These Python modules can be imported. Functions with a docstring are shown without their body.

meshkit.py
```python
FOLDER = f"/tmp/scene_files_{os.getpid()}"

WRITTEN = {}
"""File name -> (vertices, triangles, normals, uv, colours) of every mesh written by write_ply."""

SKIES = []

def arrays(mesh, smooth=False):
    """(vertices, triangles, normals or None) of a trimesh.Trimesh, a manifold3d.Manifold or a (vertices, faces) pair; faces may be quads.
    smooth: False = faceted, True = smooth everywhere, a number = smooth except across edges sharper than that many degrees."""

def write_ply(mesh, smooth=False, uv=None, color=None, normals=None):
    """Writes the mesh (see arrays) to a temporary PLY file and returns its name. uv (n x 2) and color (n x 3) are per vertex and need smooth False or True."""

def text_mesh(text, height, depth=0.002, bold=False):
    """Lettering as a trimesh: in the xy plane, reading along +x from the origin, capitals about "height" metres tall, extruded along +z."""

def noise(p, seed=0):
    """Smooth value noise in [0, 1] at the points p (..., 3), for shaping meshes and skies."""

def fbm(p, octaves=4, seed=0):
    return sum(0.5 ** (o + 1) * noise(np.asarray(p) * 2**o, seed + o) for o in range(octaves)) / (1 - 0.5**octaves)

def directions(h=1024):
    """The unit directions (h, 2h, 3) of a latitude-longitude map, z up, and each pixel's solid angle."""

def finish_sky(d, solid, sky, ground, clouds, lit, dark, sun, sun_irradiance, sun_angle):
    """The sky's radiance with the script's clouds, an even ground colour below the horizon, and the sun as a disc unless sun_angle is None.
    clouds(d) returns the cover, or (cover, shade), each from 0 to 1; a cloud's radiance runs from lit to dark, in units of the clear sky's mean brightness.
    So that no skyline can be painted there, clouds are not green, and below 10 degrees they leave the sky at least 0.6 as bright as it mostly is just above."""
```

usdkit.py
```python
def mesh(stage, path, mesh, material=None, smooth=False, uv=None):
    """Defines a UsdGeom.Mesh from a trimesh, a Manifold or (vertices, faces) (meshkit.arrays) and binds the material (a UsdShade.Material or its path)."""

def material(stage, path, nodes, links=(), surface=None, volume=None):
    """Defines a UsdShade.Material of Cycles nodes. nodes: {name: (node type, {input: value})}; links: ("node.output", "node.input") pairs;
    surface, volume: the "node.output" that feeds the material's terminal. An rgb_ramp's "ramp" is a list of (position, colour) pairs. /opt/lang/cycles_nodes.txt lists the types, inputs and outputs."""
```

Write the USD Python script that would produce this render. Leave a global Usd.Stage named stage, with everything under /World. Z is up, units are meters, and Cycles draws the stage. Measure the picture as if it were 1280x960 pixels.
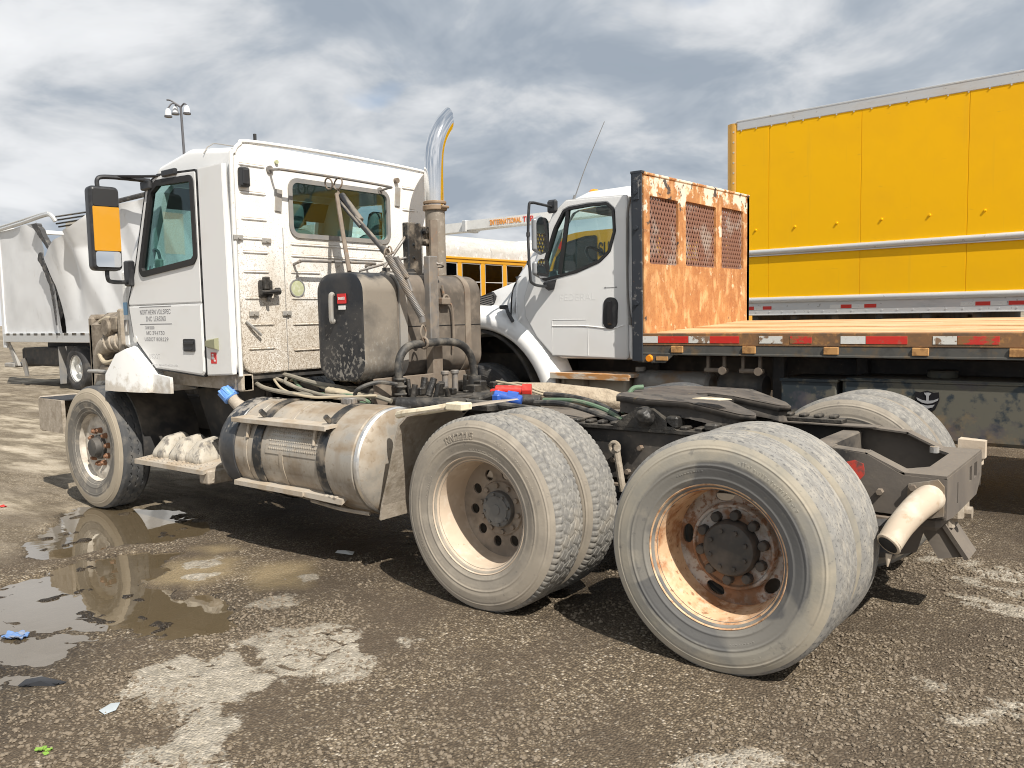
import math, random
import numpy as np, trimesh, manifold3d as m3, shapely
from shapely.geometry import Polygon, Point, box as sbox
from shapely import affinity
from scipy.spatial import ConvexHull
from pxr import Usd, UsdGeom, UsdLux, UsdShade, Gf, Sdf, Vt
import usdkit, meshkit

stage = Usd.Stage.CreateInMemory()
UsdGeom.SetStageUpAxis(stage, UsdGeom.Tokens.z)
UsdGeom.SetStageMetersPerUnit(stage, 1.0)
stage.SetDefaultPrim(UsdGeom.Xform.Define(stage, '/World').GetPrim())
rng = np.random.default_rng(7)
random.seed(7)

# ------------------------------------------------------------------ camera
CAM_POS, YAW, PITCH, ROLL = np.array([1.4705, -4.443, 1.5412]), 0.6647, -0.0829, -0.0202
_d = np.array([-math.sin(YAW) * math.cos(PITCH), math.cos(YAW) * math.cos(PITCH), math.sin(PITCH)])
_r0 = np.array([math.cos(YAW), math.sin(YAW), 0.0])
_u0 = np.cross(_r0, _d)
_r = math.cos(ROLL) * _r0 + math.sin(ROLL) * _u0
_u = -math.sin(ROLL) * _r0 + math.cos(ROLL) * _u0
cam = UsdGeom.Camera.Define(stage, '/World/camera')
cam.CreateHorizontalApertureAttr(36.0)
cam.CreateVerticalApertureAttr(27.0)
cam.CreateFocalLengthAttr(36.0 * 1046.917 / 1280.0)
cam.CreateClippingRangeAttr(Gf.Vec2f(0.05, 5000))
cam.AddTransformOp().Set(Gf.Matrix4d(*_r, 0, *_u, 0, *(-_d), 0, *CAM_POS, 1))
cam.CreateExposureAttr(0.36)

# ------------------------------------------------------------------ sky and sun
SUN = np.array([0.78, -0.32, 1.0]); SUN /= np.linalg.norm(SUN)
SUN_EL, SUN_ROT = math.asin(SUN[2]), math.atan2(SUN[0], SUN[1])
sun = UsdLux.DistantLight.Define(stage, '/World/sun')
sun.CreateIntensityAttr(1.25); sun.CreateAngleAttr(0.5); sun.CreateNormalizeAttr(True)
sun.CreateColorAttr(Gf.Vec3f(1.0, 0.94, 0.85))
_z = SUN; _x = np.cross([0, 0, 1.0], _z); _x /= np.linalg.norm(_x); _y = np.cross(_z, _x)
sun.AddTransformOp().Set(Gf.Matrix4d(*_x, 0, *_y, 0, *_z, 0, 0, 0, 30, 1))

def sky_material():
    S = 0.1
    c = lambda *v: tuple(x * .87 / S for x in v)
    n = {
        'tc': ('texture_coordinate', {}),
        'sep': ('separate_xyz', {}),
        'zz': ('math', {'math_type': 'add', 'value2': 0.30}),
        'zm': ('math', {'math_type': 'maximum', 'value2': 0.05}),
        'px': ('math', {'math_type': 'divide'}), 'py': ('math', {'math_type': 'divide'}),
        'com': ('combine_xyz', {'z': 0.3}),
        'big': ('noise_texture', {'scale': 1.05, 'detail': 8, 'roughness': 0.50, 'distortion': 0.25}),
        'det': ('noise_texture', {'scale': 2.9, 'detail': 9, 'roughness': 0.55, 'distortion': 0.35}),
        'shm': ('mix_float', {'fac': 0.50}),
        'ramp': ('rgb_ramp', {'ramp': [(0.0, c(.27, .32, .39)), (0.42, c(.32, .37, .435)), (0.475, c(.41, .455, .51)), (0.525, c(.58, .605, .635)), (0.59, c(.74, .755, .775)), (0.70, c(.84, .85, .865)), (1.0, c(.94, .94, .94))]}),
        'gap': ('map_range', {'from_min': .66, 'from_max': .80, 'clamp': True}),
        'sky': ('sky_texture', {'sky_type': 'single_scattering', 'sun_disc': False, 'sun_elevation': SUN_EL, 'sun_rotation': SUN_ROT}),
        'gapn': ('noise_texture', {'scale': 1.9, 'detail': 5, 'roughness': 0.5}),
        'offs': ('vector_math', {'math_type': 'add', 'vector2': (7.3, 2.1, 4.0)}),
        'mix': ('mix_color', {}),
        'bg': ('background_shader', {'strength': S}),
    }
    l = [('tc.generated', 'sep.vector'), ('sep.z', 'zz.value1'), ('zz.value', 'zm.value1'),
         ('sep.x', 'px.value1'), ('zm.value', 'px.value2'), ('sep.y', 'py.value1'), ('zm.value', 'py.value2'),
         ('px.value', 'com.x'), ('py.value', 'com.y'), ('com.vector', 'big.vector'), ('com.vector', 'det.vector'),
         ('big.fac', 'shm.a'), ('det.fac', 'shm.b'), ('shm.result', 'ramp.fac'),
         ('com.vector', 'offs.vector1'), ('offs.vector', 'gapn.vector'), ('gapn.fac', 'gap.value'),
         ('gap.result', 'mix.fac'), ('ramp.color', 'mix.a'), ('sky.color', 'mix.b'), ('mix.result', 'bg.color')]
    return usdkit.material(stage, '/World/Looks/sky_look', n, l, surface='bg.background')
dome = UsdLux.DomeLight.Define(stage, '/World/sky')
dome.CreateIntensityAttr(1.0)
UsdShade.MaterialBindingAPI.Apply(dome.GetPrim()).Bind(sky_material())
dome.GetPrim().SetCustomDataByKey('kind', 'structure')

# ------------------------------------------------------------------ materials
LOOKS = {}
def M(name, base, rough=0.5, metal=0.0, layers=(), bump=None, spec=0.5, coat=0.0, rvar=0.0):
    """base colour with noise-masked layers of other albedo. A layer: dict(c, s=scale, lo, hi, k=strength, r=roughness, m=metal, st=stretch xyz,
    dirn=('z', a, b): weight from object-space axis, up=(a, b): weight from the normal's z, vor=True: voronoi spots, seed)"""
    n = {'tc': ('texture_coordinate', {}), 'p': ('principled_bsdf', {'roughness': rough, 'metallic': metal, 'specular_ior_level': spec, 'coat_weight': coat})}
    l = []
    n['c0'] = ('color', {'value': base}); n['r0'] = ('value', {'value': rough}); n['m0'] = ('value', {'value': metal})
    col, ro, me = 'c0.color', 'r0.value', 'm0.value'
    for i, L in enumerate(layers):
        s = f'{i}'
        n['mp' + s] = ('mapping', {'scale': L.get('st', (1, 1, 1)), 'location': (L.get('seed', i) * 3.7, L.get('seed', i) * 1.3, 0)})
        l.append(('tc.object', f'mp{s}.vector'))
        if L.get('vor'):
            n['nz' + s] = ('voronoi_texture', {'scale': L['s'], 'feature': 'f1', 'randomness': 1.0}); src = f'nz{s}.distance'
        else:
            n['nz' + s] = ('noise_texture', {'scale': L['s'], 'detail': L.get('d', 6), 'roughness': L.get('dr', .6), 'distortion': L.get('dist', 0)}); src = f'nz{s}.fac'
        l.append((f'mp{s}.vector', f'nz{s}.vector'))
        add = None
        if 'dirn' in L:
            ax, a, b = L['dirn']
            n['sx' + s] = ('separate_xyz', {}); l.append(('tc.object', f'sx{s}.vector'))
            n['dr' + s] = ('map_range', {'from_min': a, 'from_max': b, 'to_min': -L.get('da', .25), 'to_max': L.get('da', .25), 'clamp': True}); l.append((f'sx{s}.{ax}', f'dr{s}.value'))
            add = f'dr{s}.result'
        if 'rad' in L:
            a, b = L['rad']
            n['sx' + s] = ('separate_xyz', {}); n['cx' + s] = ('combine_xyz', {}); n['le' + s] = ('vector_math', {'math_type': 'length'})
            l += [('tc.object', f'sx{s}.vector'), (f'sx{s}.x', f'cx{s}.x'), (f'sx{s}.z', f'cx{s}.z'), (f'cx{s}.vector', f'le{s}.vector1')]
            n['dr' + s] = ('map_range', {'from_min': a, 'from_max': b, 'to_min': -L.get('da', .25), 'to_max': L.get('da', .25), 'clamp': True}) if a < b else ('map_range', {'from_min': b, 'from_max': a, 'to_min': L.get('da', .25), 'to_max': -L.get('da', .25), 'clamp': True})
            l.append((f'le{s}.value', f'dr{s}.value')); add = f'dr{s}.result'
        if 'nrm' in L:
            ax, a, b = L['nrm']
            n['ge' + s] = ('geometry', {}); n['sn' + s] = ('separate_xyz', {}); l.append((f'ge{s}.normal', f'sn{s}.vector'))
            n['dr' + s] = ('map_range', {'from_min': a, 'from_max': b, 'to_min': -L.get('da', .25), 'to_max': L.get('da', .25), 'clamp': True}); l.append((f'sn{s}.{ax}', f'dr{s}.value'))
            add = f'dr{s}.result'
        if 'up' in L:
            a, b = L['up']
            n['ge' + s] = ('geometry', {}); n['sn' + s] = ('separate_xyz', {}); l.append((f'ge{s}.normal', f'sn{s}.vector'))
            n['dr' + s] = ('map_range', {'from_min': a, 'from_max': b, 'to_min': -L.get('da', .25), 'to_max': L.get('da', .25), 'clamp': True}); l.append((f'sn{s}.z', f'dr{s}.value'))
            add = f'dr{s}.result'
        if add:
            n['ad' + s] = ('math', {'math_type': 'add'}); l += [(src, f'ad{s}.value1'), (add, f'ad{s}.value2')]; src = f'ad{s}.value'
        lo, hi = L.get('lo', .45), L.get('hi', .6)
        n['mk' + s] = ('map_range', {'from_min': lo, 'from_max': hi, 'to_min': 0.0, 'to_max': L.get('k', 1.0), 'clamp': True}) if lo < hi else \
                      ('map_range', {'from_min': hi, 'from_max': lo, 'to_min': L.get('k', 1.0), 'to_max': 0.0, 'clamp': True})
        l.append((src, f'mk{s}.value'))
        n['mx' + s] = ('mix_color', {'b': L['c']}); l += [(f'mk{s}.result', f'mx{s}.fac'), (col, f'mx{s}.a')]; col = f'mx{s}.result'
        n['rx' + s] = ('mix_float', {'b': L.get('r', .85)}); l += [(f'mk{s}.result', f'rx{s}.fac'), (ro, f'rx{s}.a')]; ro = f'rx{s}.result'
        if metal or L.get('m'):
            n['me' + s] = ('mix_float', {'b': L.get('m', 0.0)}); l += [(f'mk{s}.result', f'me{s}.fac'), (me, f'me{s}.a')]; me = f'me{s}.result'
    l += [(col, 'p.base_color'), (ro, 'p.roughness')]
    if metal or any('m' in L for L in layers): l.append((me, 'p.metallic'))
    if bump:
        sc, dist = bump[:2]
        n['bn'] = ('noise_texture', {'scale': sc, 'detail': 6, 'roughness': .6})
        n['bu'] = ('bump', {'strength': bump[2] if len(bump) > 2 else .5, 'distance': dist})
        l += [('tc.object', 'bn.vector'), ('bn.fac', 'bu.height'), ('bu.normal', 'p.normal')]
    LOOKS[name] = usdkit.material(stage, '/World/Looks/' + name, n, l, surface='p.BSDF')
    return LOOKS[name]

def glass(name, tint, refl=1.0):
    n = {'t': ('transparent_bsdf', {'color': tint}), 'g': ('glossy_bsdf', {'roughness': 0.02, 'color': (refl,) * 3}), 'w': ('layer_weight', {'blend': .5}),
         'q': ('math', {'math_type': 'power', 'value2': 5.0}), 'f': ('math', {'math_type': 'multiply_add', 'value2': .93, 'value3': .045}), 'm': ('mix_closure', {})}
    LOOKS[name] = usdkit.material(stage, '/World/Looks/' + name, n, [('w.facing', 'q.value1'), ('q.value', 'f.value1'), ('f.value', 'm.fac'), ('t.BSDF', 'm.closure1'), ('g.BSDF', 'm.closure2')], surface='m.closure')

MUD, DUST, RUST, RUST2 = (.30, .25, .19), (.40, .34, .26), (.30, .12, .045), (.50, .25, .10)
M('white_paint', (.74, .74, .73), .3, layers=[dict(c=(.55, .53, .49), s=3, lo=.5, hi=.75, k=.35, r=.6), dict(c=(.40, .36, .30), s=45, lo=.66, hi=.72, k=.5, dirn=('z', 1.6, .9), da=.06)], coat=.2)
M('white_paint_worn', (.74, .74, .72), .35, layers=[dict(c=(.52, .48, .42), s=6, lo=.5, hi=.7, k=.5), dict(c=(.30, .25, .19), s=60, lo=.62, hi=.68, k=.7)])
M('white_rear_muddy', (.80, .79, .76), .4, layers=[
    dict(c=(.52, .46, .38), s=3.2, lo=.40, hi=.68, k=.75, dirn=('z', 2.35, 1.4), da=.2),
    dict(c=(.60, .55, .47), s=7, st=(1, 1, .12), lo=.5, hi=.7, k=.45, dirn=('z', 2.7, 1.5), da=.1),
    dict(c=(.36, .30, .23), s=44, d=4, lo=.575, hi=.65, k=.6, dirn=('z', 2.6, 1.25), da=.11),
    dict(c=(.22, .175, .13), s=120, d=3, lo=.60, hi=.66, k=.85, dirn=('z', 2.9, 1.3), da=.09)], bump=(60, .004, .2))
M('white_fender', (.80, .80, .78), .32, layers=[dict(c=(.45, .40, .33), s=9, lo=.5, hi=.7, k=.8, dirn=('z', 1.2, 1.0), da=.2), dict(c=(.5, .46, .4), s=30, lo=.6, hi=.68, k=.5)])
M('grey_trim', (.20, .20, .20), .6, layers=[dict(c=DUST, s=5, lo=.4, hi=.75, k=.5)])
M('black_plastic', (.022, .023, .026), .42, layers=[dict(c=(.10, .10, .10), s=10, lo=.5, hi=.75, k=.5, r=.7)])
M('rubber_seal', (.018, .018, .019), .6)
M('black_dusty', (.035, .034, .034), .6, layers=[dict(c=(.17, .145, .115), s=6, lo=.42, hi=.72, k=.75, up=(-.4, .9), da=.15)], bump=(40, .004, .4))
M('black_frame', (.040, .038, .037), .55, layers=[dict(c=(.160, .138, .118), s=5, d=8, lo=.42, hi=.66, k=.7, dirn=('x', 2.55, 3.1), da=.24), dict(c=(.17, .145, .118), s=4, lo=.36, hi=.66, k=.8, up=(-.3, .9), da=.12), dict(c=(.20, .17, .13), s=40, lo=.6, hi=.68, k=.5, up=(-.3, .9), da=.05)], bump=(50, .003, .3))
M('greasy_black', (.020, .019, .018), .42, layers=[dict(c=(.10, .088, .072), s=9, lo=.45, hi=.7, k=.8, r=.8, up=(-.5, 1), da=.1)], bump=(30, .012, .6))
M('fifth_wheel_top', (.055, .049, .044), .6, layers=[dict(c=(.14, .12, .10), s=4, st=(1, 4, 1), d=9, lo=.38, hi=.66, k=.8), dict(c=(.03, .028, .026), s=14, d=6, lo=.54, hi=.64, k=.7), dict(c=(.35, .26, .13), s=12, lo=.66, hi=.7, k=.5)], bump=(60, .003, .4))
M('mud_metal', (.36, .31, .25), .8, layers=[dict(c=(.22, .18, .13), s=8, lo=.45, hi=.65, k=.8), dict(c=(.50, .45, .38), s=25, lo=.5, hi=.7, k=.6)], bump=(45, .006, .6))
M('alu_dirty', (.46, .43, .38), .42, .6, layers=[
    dict(c=(.31, .262, .205), s=3.0, lo=.42, hi=.60, k=.85, m=0., r=.8), dict(c=(.20, .155, .11), s=6, st=(1, 1, .3), lo=.46, hi=.62, k=.8, m=0., dirn=('z', .75, .40), da=.12), dict(c=(.21, .155, .10), s=4, st=(.35, 1, 1), lo=.50, hi=.62, k=.85, m=0.), dict(c=(.47, .40, .31), s=2, st=(1, .3, .3), lo=.52, hi=.66, k=.7, m=0.),
    dict(c=(.20, .15, .10), s=26, lo=.58, hi=.66, k=.6, m=0.)], bump=(18, .004, .2))
M('alu_bright', (.74, .73, .71), .32, .9, layers=[dict(c=(.40, .36, .30), s=6, lo=.5, hi=.7, k=.6, m=0.)])
M('tread_plate', (.55, .50, .43), .5, .4, layers=[dict(c=(.34, .27, .19), s=7, lo=.4, hi=.62, k=.85, m=0.)], bump=(30, .003, .3))
M('tank_strap', (.03, .032, .035), .35, .3, layers=[dict(c=(.30, .25, .19), s=9, lo=.48, hi=.66, k=.7, m=0.)])
M('black_end_cap', (.035, .038, .043), .34, .0, layers=[dict(c=(.34, .31, .27), s=16, st=(1, 1, .35), lo=.56, hi=.66, k=.75, m=0., dirn=('z', .55, 1.0), da=.12), dict(c=(.20, .18, .16), s=5, lo=.5, hi=.8, k=.5, m=0.)], bump=(22, .004, .4))
M('hyd_tank_dirty', (.050, .046, .042), .55, layers=[dict(c=(.165, .136, .108), s=2.6, lo=.30, hi=.62, k=.88), dict(c=(.24, .20, .16), s=14, d=8, lo=.5, hi=.7, k=.5), dict(c=(.04, .035, .03), s=3.4, st=(1, 1, .2), lo=.58, hi=.7, k=.75)])
M('hyd_tank_black', (.018, .020, .024), .32, layers=[dict(c=(.27, .235, .19), s=6, d=9, lo=.40, hi=.60, k=.8, nrm=('x', .25, .95), da=.26), dict(c=(.28, .26, .23), s=38, d=4, st=(1, 1.3, .8), lo=.60, hi=.66, k=.8, dirn=('z', 1.8, 1.1), da=.12), dict(c=(.07, .065, .06), s=4, lo=.45, hi=.7, k=.7)], bump=(45, .003, .3))
M('strap_grey', (.36, .35, .33), .45, .3, layers=[dict(c=(.24, .2, .15), s=6, lo=.45, hi=.65, k=.7, m=0.)])
M('chrome', (.80, .81, .83), .08, 1.0, layers=[dict(c=(.42, .39, .34), s=3.5, st=(1, 1, .4), lo=.5, hi=.8, k=.75, m=.2, r=.5, dirn=('z', 2.9, 2.35), da=.18)])
M('stack_dirty', (.225, .195, .16), .75, layers=[dict(c=(.22, .16, .10), s=6, lo=.45, hi=.65, k=.7), dict(c=(.52, .47, .40), s=22, lo=.54, hi=.7, k=.6)], bump=(30, .003, .3))
M('stack_clamp', (.30, .22, .15), .7, .3, layers=[dict(c=(.20, .13, .08), s=12, lo=.45, hi=.65, k=.8, m=0.)])
M('steel_worn', (.26, .25, .24), .45, .6, layers=[dict(c=(.24, .19, .14), s=12, lo=.45, hi=.65, k=.8, m=0.)])
M('brown_steel', (.17, .135, .105), .75, layers=[dict(c=(.28, .24, .19), s=8, lo=.45, hi=.7, k=.7), dict(c=(.30, .14, .06), s=14, lo=.6, hi=.7, k=.5)], bump=(40, .003, .3))
M('tyre_tan', (.34, .30, .245), .92, spec=.2, layers=[dict(c=(.25, .225, .19), s=5, lo=.45, hi=.6, k=.7, rad=(.40, .36), da=.12), dict(c=(.22, .20, .175), s=4, lo=.45, hi=.7, k=.7), dict(c=(.14, .13, .125), s=30, lo=.62, hi=.7, k=.5), dict(c=(.42, .375, .31), s=9, lo=.5, hi=.7, k=.5)], bump=(70, .003, .25))
M('tyre_grey', (.30, .28, .235), .9, spec=.2, layers=[dict(c=(.23, .225, .21), s=4, lo=.42, hi=.62, k=.8), dict(c=(.125, .125, .125), s=3.5, lo=.45, hi=.60, k=.9, rad=(.425, .385), da=.22), dict(c=(.40, .355, .28), s=5, lo=.5, hi=.68, k=.8, rad=(.40, .47), da=.12), dict(c=(.40, .37, .31), s=2, d=2, lo=.5, hi=.52, k=.35, rad=(.3915, .3925), da=.0), dict(c=(.10, .10, .105), s=26, lo=.62, hi=.7, k=.4)], bump=(70, .003, .25))
M('tyre_front', (.34, .295, .23), .9, spec=.2, layers=[dict(c=(.125, .12, .112), s=4, lo=.45, hi=.62, k=.9, rad=(.43, .39), da=.25), dict(c=(.40, .35, .28), s=10, lo=.5, hi=.7, k=.6)], bump=(70, .003, .25))
M('tread_grey', (.20, .193, .18), .9, spec=.2, layers=[dict(c=(.31, .295, .265), s=40, d=8, lo=.46, hi=.62, k=.75), dict(c=(.11, .11, .112), s=14, d=8, lo=.5, hi=.66, k=.6), dict(c=(.36, .32, .26), s=5, lo=.56, hi=.72, k=.6)], bump=(120, .003, .4))
M('tread_worn', (.25, .243, .228), .88, spec=.2, layers=[dict(c=(.165, .158, .148), s=13, st=(1, 3, 1), d=9, lo=.46, hi=.64, k=.65), dict(c=(.36, .335, .29), s=16, st=(1, 2, 1), d=8, lo=.46, hi=.64, k=.7), dict(c=(.09, .092, .095), s=55, st=(1, 2.5, 1), d=6, lo=.55, hi=.64, k=.75)], bump=(90, .003, .4))
M('tread_dark', (.075, .077, .08), .85, spec=.2, layers=[dict(c=(.17, .16, .145), s=12, lo=.48, hi=.68, k=.7)], bump=(90, .003, .4))
M('tyre_dark', (.05, .05, .052), .85, spec=.2, layers=[dict(c=(.16, .145, .125), s=6, lo=.45, hi=.7, k=.6)])
M('rim_dusty', (.52, .42, .32), .75, layers=[dict(c=(.40, .32, .24), s=5, lo=.45, hi=.65, k=.6), dict(c=(.66, .58, .48), s=14, lo=.52, hi=.7, k=.5), dict(c=(.23, .17, .12), s=30, lo=.64, hi=.7, k=.5)], bump=(60, .002, .2))
M('rim_disc_dusty', (.30, .25, .20), .8, layers=[dict(c=(.15, .125, .10), s=6, lo=.45, hi=.65, k=.75), dict(c=(.40, .35, .29), s=14, lo=.52, hi=.7, k=.5)], bump=(60, .002, .2))
M('hub_grey', (.15, .15, .145), .75, layers=[dict(c=(.26, .25, .23), s=12, lo=.5, hi=.68, k=.7), dict(c=(.08, .078, .075), s=8, lo=.5, hi=.65, k=.6)], bump=(50, .004, .4))
M('rim_rusty', (.60, .40, .24), .78, layers=[dict(c=(.36, .16, .065), s=7, lo=.47, hi=.60, k=.9), dict(c=(.72, .56, .40), s=16, lo=.5, hi=.66, k=.6), dict(c=(.20, .085, .035), s=28, lo=.58, hi=.66, k=.75)], bump=(60, .003, .4))
M('rim_disc_rusty', (.46, .44, .41), .75, layers=[dict(c=(.25, .12, .055), s=7, lo=.46, hi=.56, k=.92), dict(c=(.15, .12, .09), s=5, lo=.5, hi=.64, k=.6), dict(c=(.20, .10, .05), s=34, lo=.52, hi=.6, k=.8)], bump=(60, .003, .4))
M('hub_black', (.055, .053, .05), .6, layers=[dict(c=(.15, .13, .11), s=9, lo=.45, hi=.7, k=.7)], bump=(40, .003, .3))
M('rim_white', (.60, .56, .49), .5, layers=[dict(c=(.33, .29, .24), s=8, lo=.42, hi=.62, k=.85), dict(c=(.30, .17, .09), s=18, lo=.62, hi=.7, k=.6)])
M('nut_rusty', (.25, .14, .085), .8, layers=[dict(c=(.22, .09, .04), s=40, lo=.45, hi=.6, k=.8)])
M('hose_grey', (.20, .185, .15), .8, layers=[dict(c=(.35, .30, .23), s=9, lo=.45, hi=.68, k=.7)])
M('hose_green', (.12, .19, .12), .7, layers=[dict(c=(.33, .29, .22), s=9, lo=.48, hi=.66, k=.7)])
M('hose_black', (.03, .03, .03), .6, layers=[dict(c=(.20, .18, .15), s=12, lo=.45, hi=.68, k=.7)])
M('wire_tan', (.42, .36, .26), .8)
M('red_paint', (.62, .035, .025), .4, layers=[dict(c=(.3, .08, .05), s=25, lo=.5, hi=.7, k=.6)])
M('red_faded', (.55, .06, .04), .7, layers=[dict(c=(.12, .08, .07), s=16, lo=.5, hi=.62, k=.9)])
M('blue_plastic', (.03, .10, .42), .4, layers=[dict(c=(.14, .15, .2), s=25, lo=.55, hi=.7, k=.5)])
M('blue_cap', (.13, .30, .70), .4, layers=[dict(c=(.4, .42, .46), s=30, lo=.55, hi=.7, k=.5)])
M('pipe_cream', (.47, .39, .30), .8, layers=[dict(c=(.60, .54, .45), s=9, lo=.48, hi=.64, k=.7), dict(c=(.36, .25, .16), s=16, lo=.58, hi=.68, k=.7)], bump=(50, .003, .3))
M('tape_cream', (.66, .59, .44), .8, layers=[dict(c=(.40, .31, .2), s=14, lo=.5, hi=.66, k=.8)])
M('mud_pile', (.42, .35, .26), .95, layers=[dict(c=(.28, .22, .155), s=9, lo=.45, hi=.62, k=.7)], bump=(30, .02, .8))
M('white_mud', (.43, .395, .335), .85, layers=[dict(c=(.12, .11, .10), s=15, st=(1, 1, .22), lo=.49, hi=.60, k=.9), dict(c=(.42, .37, .29), s=24, lo=.5, hi=.66, k=.7)], bump=(30, .008, .6))
M('amber', (.85, .28, .02), .3); M('amber_sticker', (.56, .26, .01), .45, layers=[dict(c=(.55, .26, .02), s=9, lo=.5, hi=.7, k=.5)])
M('lettering_grey', (.16, .16, .17), .6); M('lettering_faint', (.50, .50, .50), .6); M('sticker_red', (.60, .03, .03), .5); M('sticker_white', (.78, .78, .76), .5); M('sticker_blue', (.22, .42, .62), .5)
M('mirror_glass', (.85, .86, .87), .03, 1.0)
M('olive_lens', (.27, .27, .17), .4); M('disc_olive', (.42, .44, .27), .5, layers=[dict(c=(.6, .6, .5), s=30, lo=.5, hi=.65, k=.6)])
M('interior_grey', (.15, .15, .155), .8); M('interior_tan', (.42, .40, .36), .85); M('seat_cloth', (.16, .16, .16), .9)
M('engine_brown', (.24, .20, .155), .8, layers=[dict(c=(.12, .095, .07), s=10, lo=.45, hi=.62, k=.8), dict(c=(.36, .31, .24), s=25, lo=.52, hi=.68, k=.6)], bump=(40, .006, .5))
glass('cab_glass', (.66, .83, .82)); glass('cab_glass_clear', (.84, .92, .91)); glass('bus_glass', (.10, .13, .13))

# ------------------------------------------------------------------ mesh helpers
def cat(*ms):
    ms = [m for m in (ms[0] if len(ms) == 1 and isinstance(ms[0], (list, tuple)) else ms)]
    return trimesh.util.concatenate(ms)
def B(x0, x1, y0, y1, z0, z1, c=.005):
    x0, x1 = sorted((x0, x1)); y0, y1 = sorted((y0, y1)); z0, z1 = sorted((z0, z1))
    c = min(c, .4 * min(x1 - x0, y1 - y0, z1 - z0))
    p = []
    for sx, X in ((1, x0), (-1, x1)):
        for sy, Y in ((1, y0), (-1, y1)):
            for sz, Z in ((1, z0), (-1, z1)):
                p += [(X, Y + sy * c, Z + sz * c), (X + sx * c, Y, Z + sz * c), (X + sx * c, Y + sy * c, Z)]
    return hull(p)
def hull(p):
    return trimesh.convex.convex_hull(np.asarray(p, float))
def hull_r(pts, r, n=12):
    """rounded convex body: hull of spheres of radius r"""
    s = m3.Manifold.sphere(r, n)
    h = m3.Manifold.batch_hull([s.translate(tuple(map(float, p))) for p in pts])
    return h
def tm(man):
    me = man.to_mesh(); return trimesh.Trimesh(np.array(me.vert_properties)[:, :3], np.array(me.tri_verts), process=False)
def man(t):
    return m3.Manifold(m3.Mesh(np.asarray(t.vertices, np.float32), np.asarray(t.faces, np.uint32)))
def frame_of(t):
    t = np.asarray(t, float); t = t / np.linalg.norm(t)
    a = np.cross(t, [0, 0, 1.0] if abs(t[2]) < .9 else [1.0, 0, 0]); a /= np.linalg.norm(a)
    return t, a, np.cross(t, a)
def cyl(p, q, r, r2=None, n=20, bev=0.0):
    p, q = np.asarray(p, float), np.asarray(q, float); L = np.linalg.norm(q - p); r2 = r if r2 is None else r2
    if bev: prof = [(0, 0), (r - bev, 0), (r, bev), (r2, L - bev), (r2 - bev, L), (0, L)]
    else: prof = [(0, 0), (r, 0), (r2, L), (0, L)]
    return lathe(prof, p, q - p, n)
def lathe(prof, origin=(0, 0, 0), axis=(0, 1, 0), n=32):
    """prof: (radius, height along axis) from start to end"""
    t, a, b = frame_of(axis); prof = np.asarray(prof, float); th = np.arange(n) * 2 * np.pi / n
    ring = np.cos(th)[:, None] * a + np.sin(th)[:, None] * b
    v = (np.asarray(origin, float) + prof[:, None, 1:2] * t + prof[:, None, 0:1] * ring[None]).reshape(-1, 3)
    f = []
    for i in range(len(prof) - 1):
        j = np.arange(n); k = (j + 1) % n
        A, Bq, C, D = i * n + j, i * n + k, (i + 1) * n + k, (i + 1) * n + j
        if prof[i, 0] > 1e-9: f.append(np.stack([A, C, Bq], 1) if False else np.stack([A, Bq, C], 1))
        if prof[i + 1, 0] > 1e-9: f.append(np.stack([A, C, D], 1))
    return trimesh.Trimesh(v, np.vstack(f), process=False)
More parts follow.
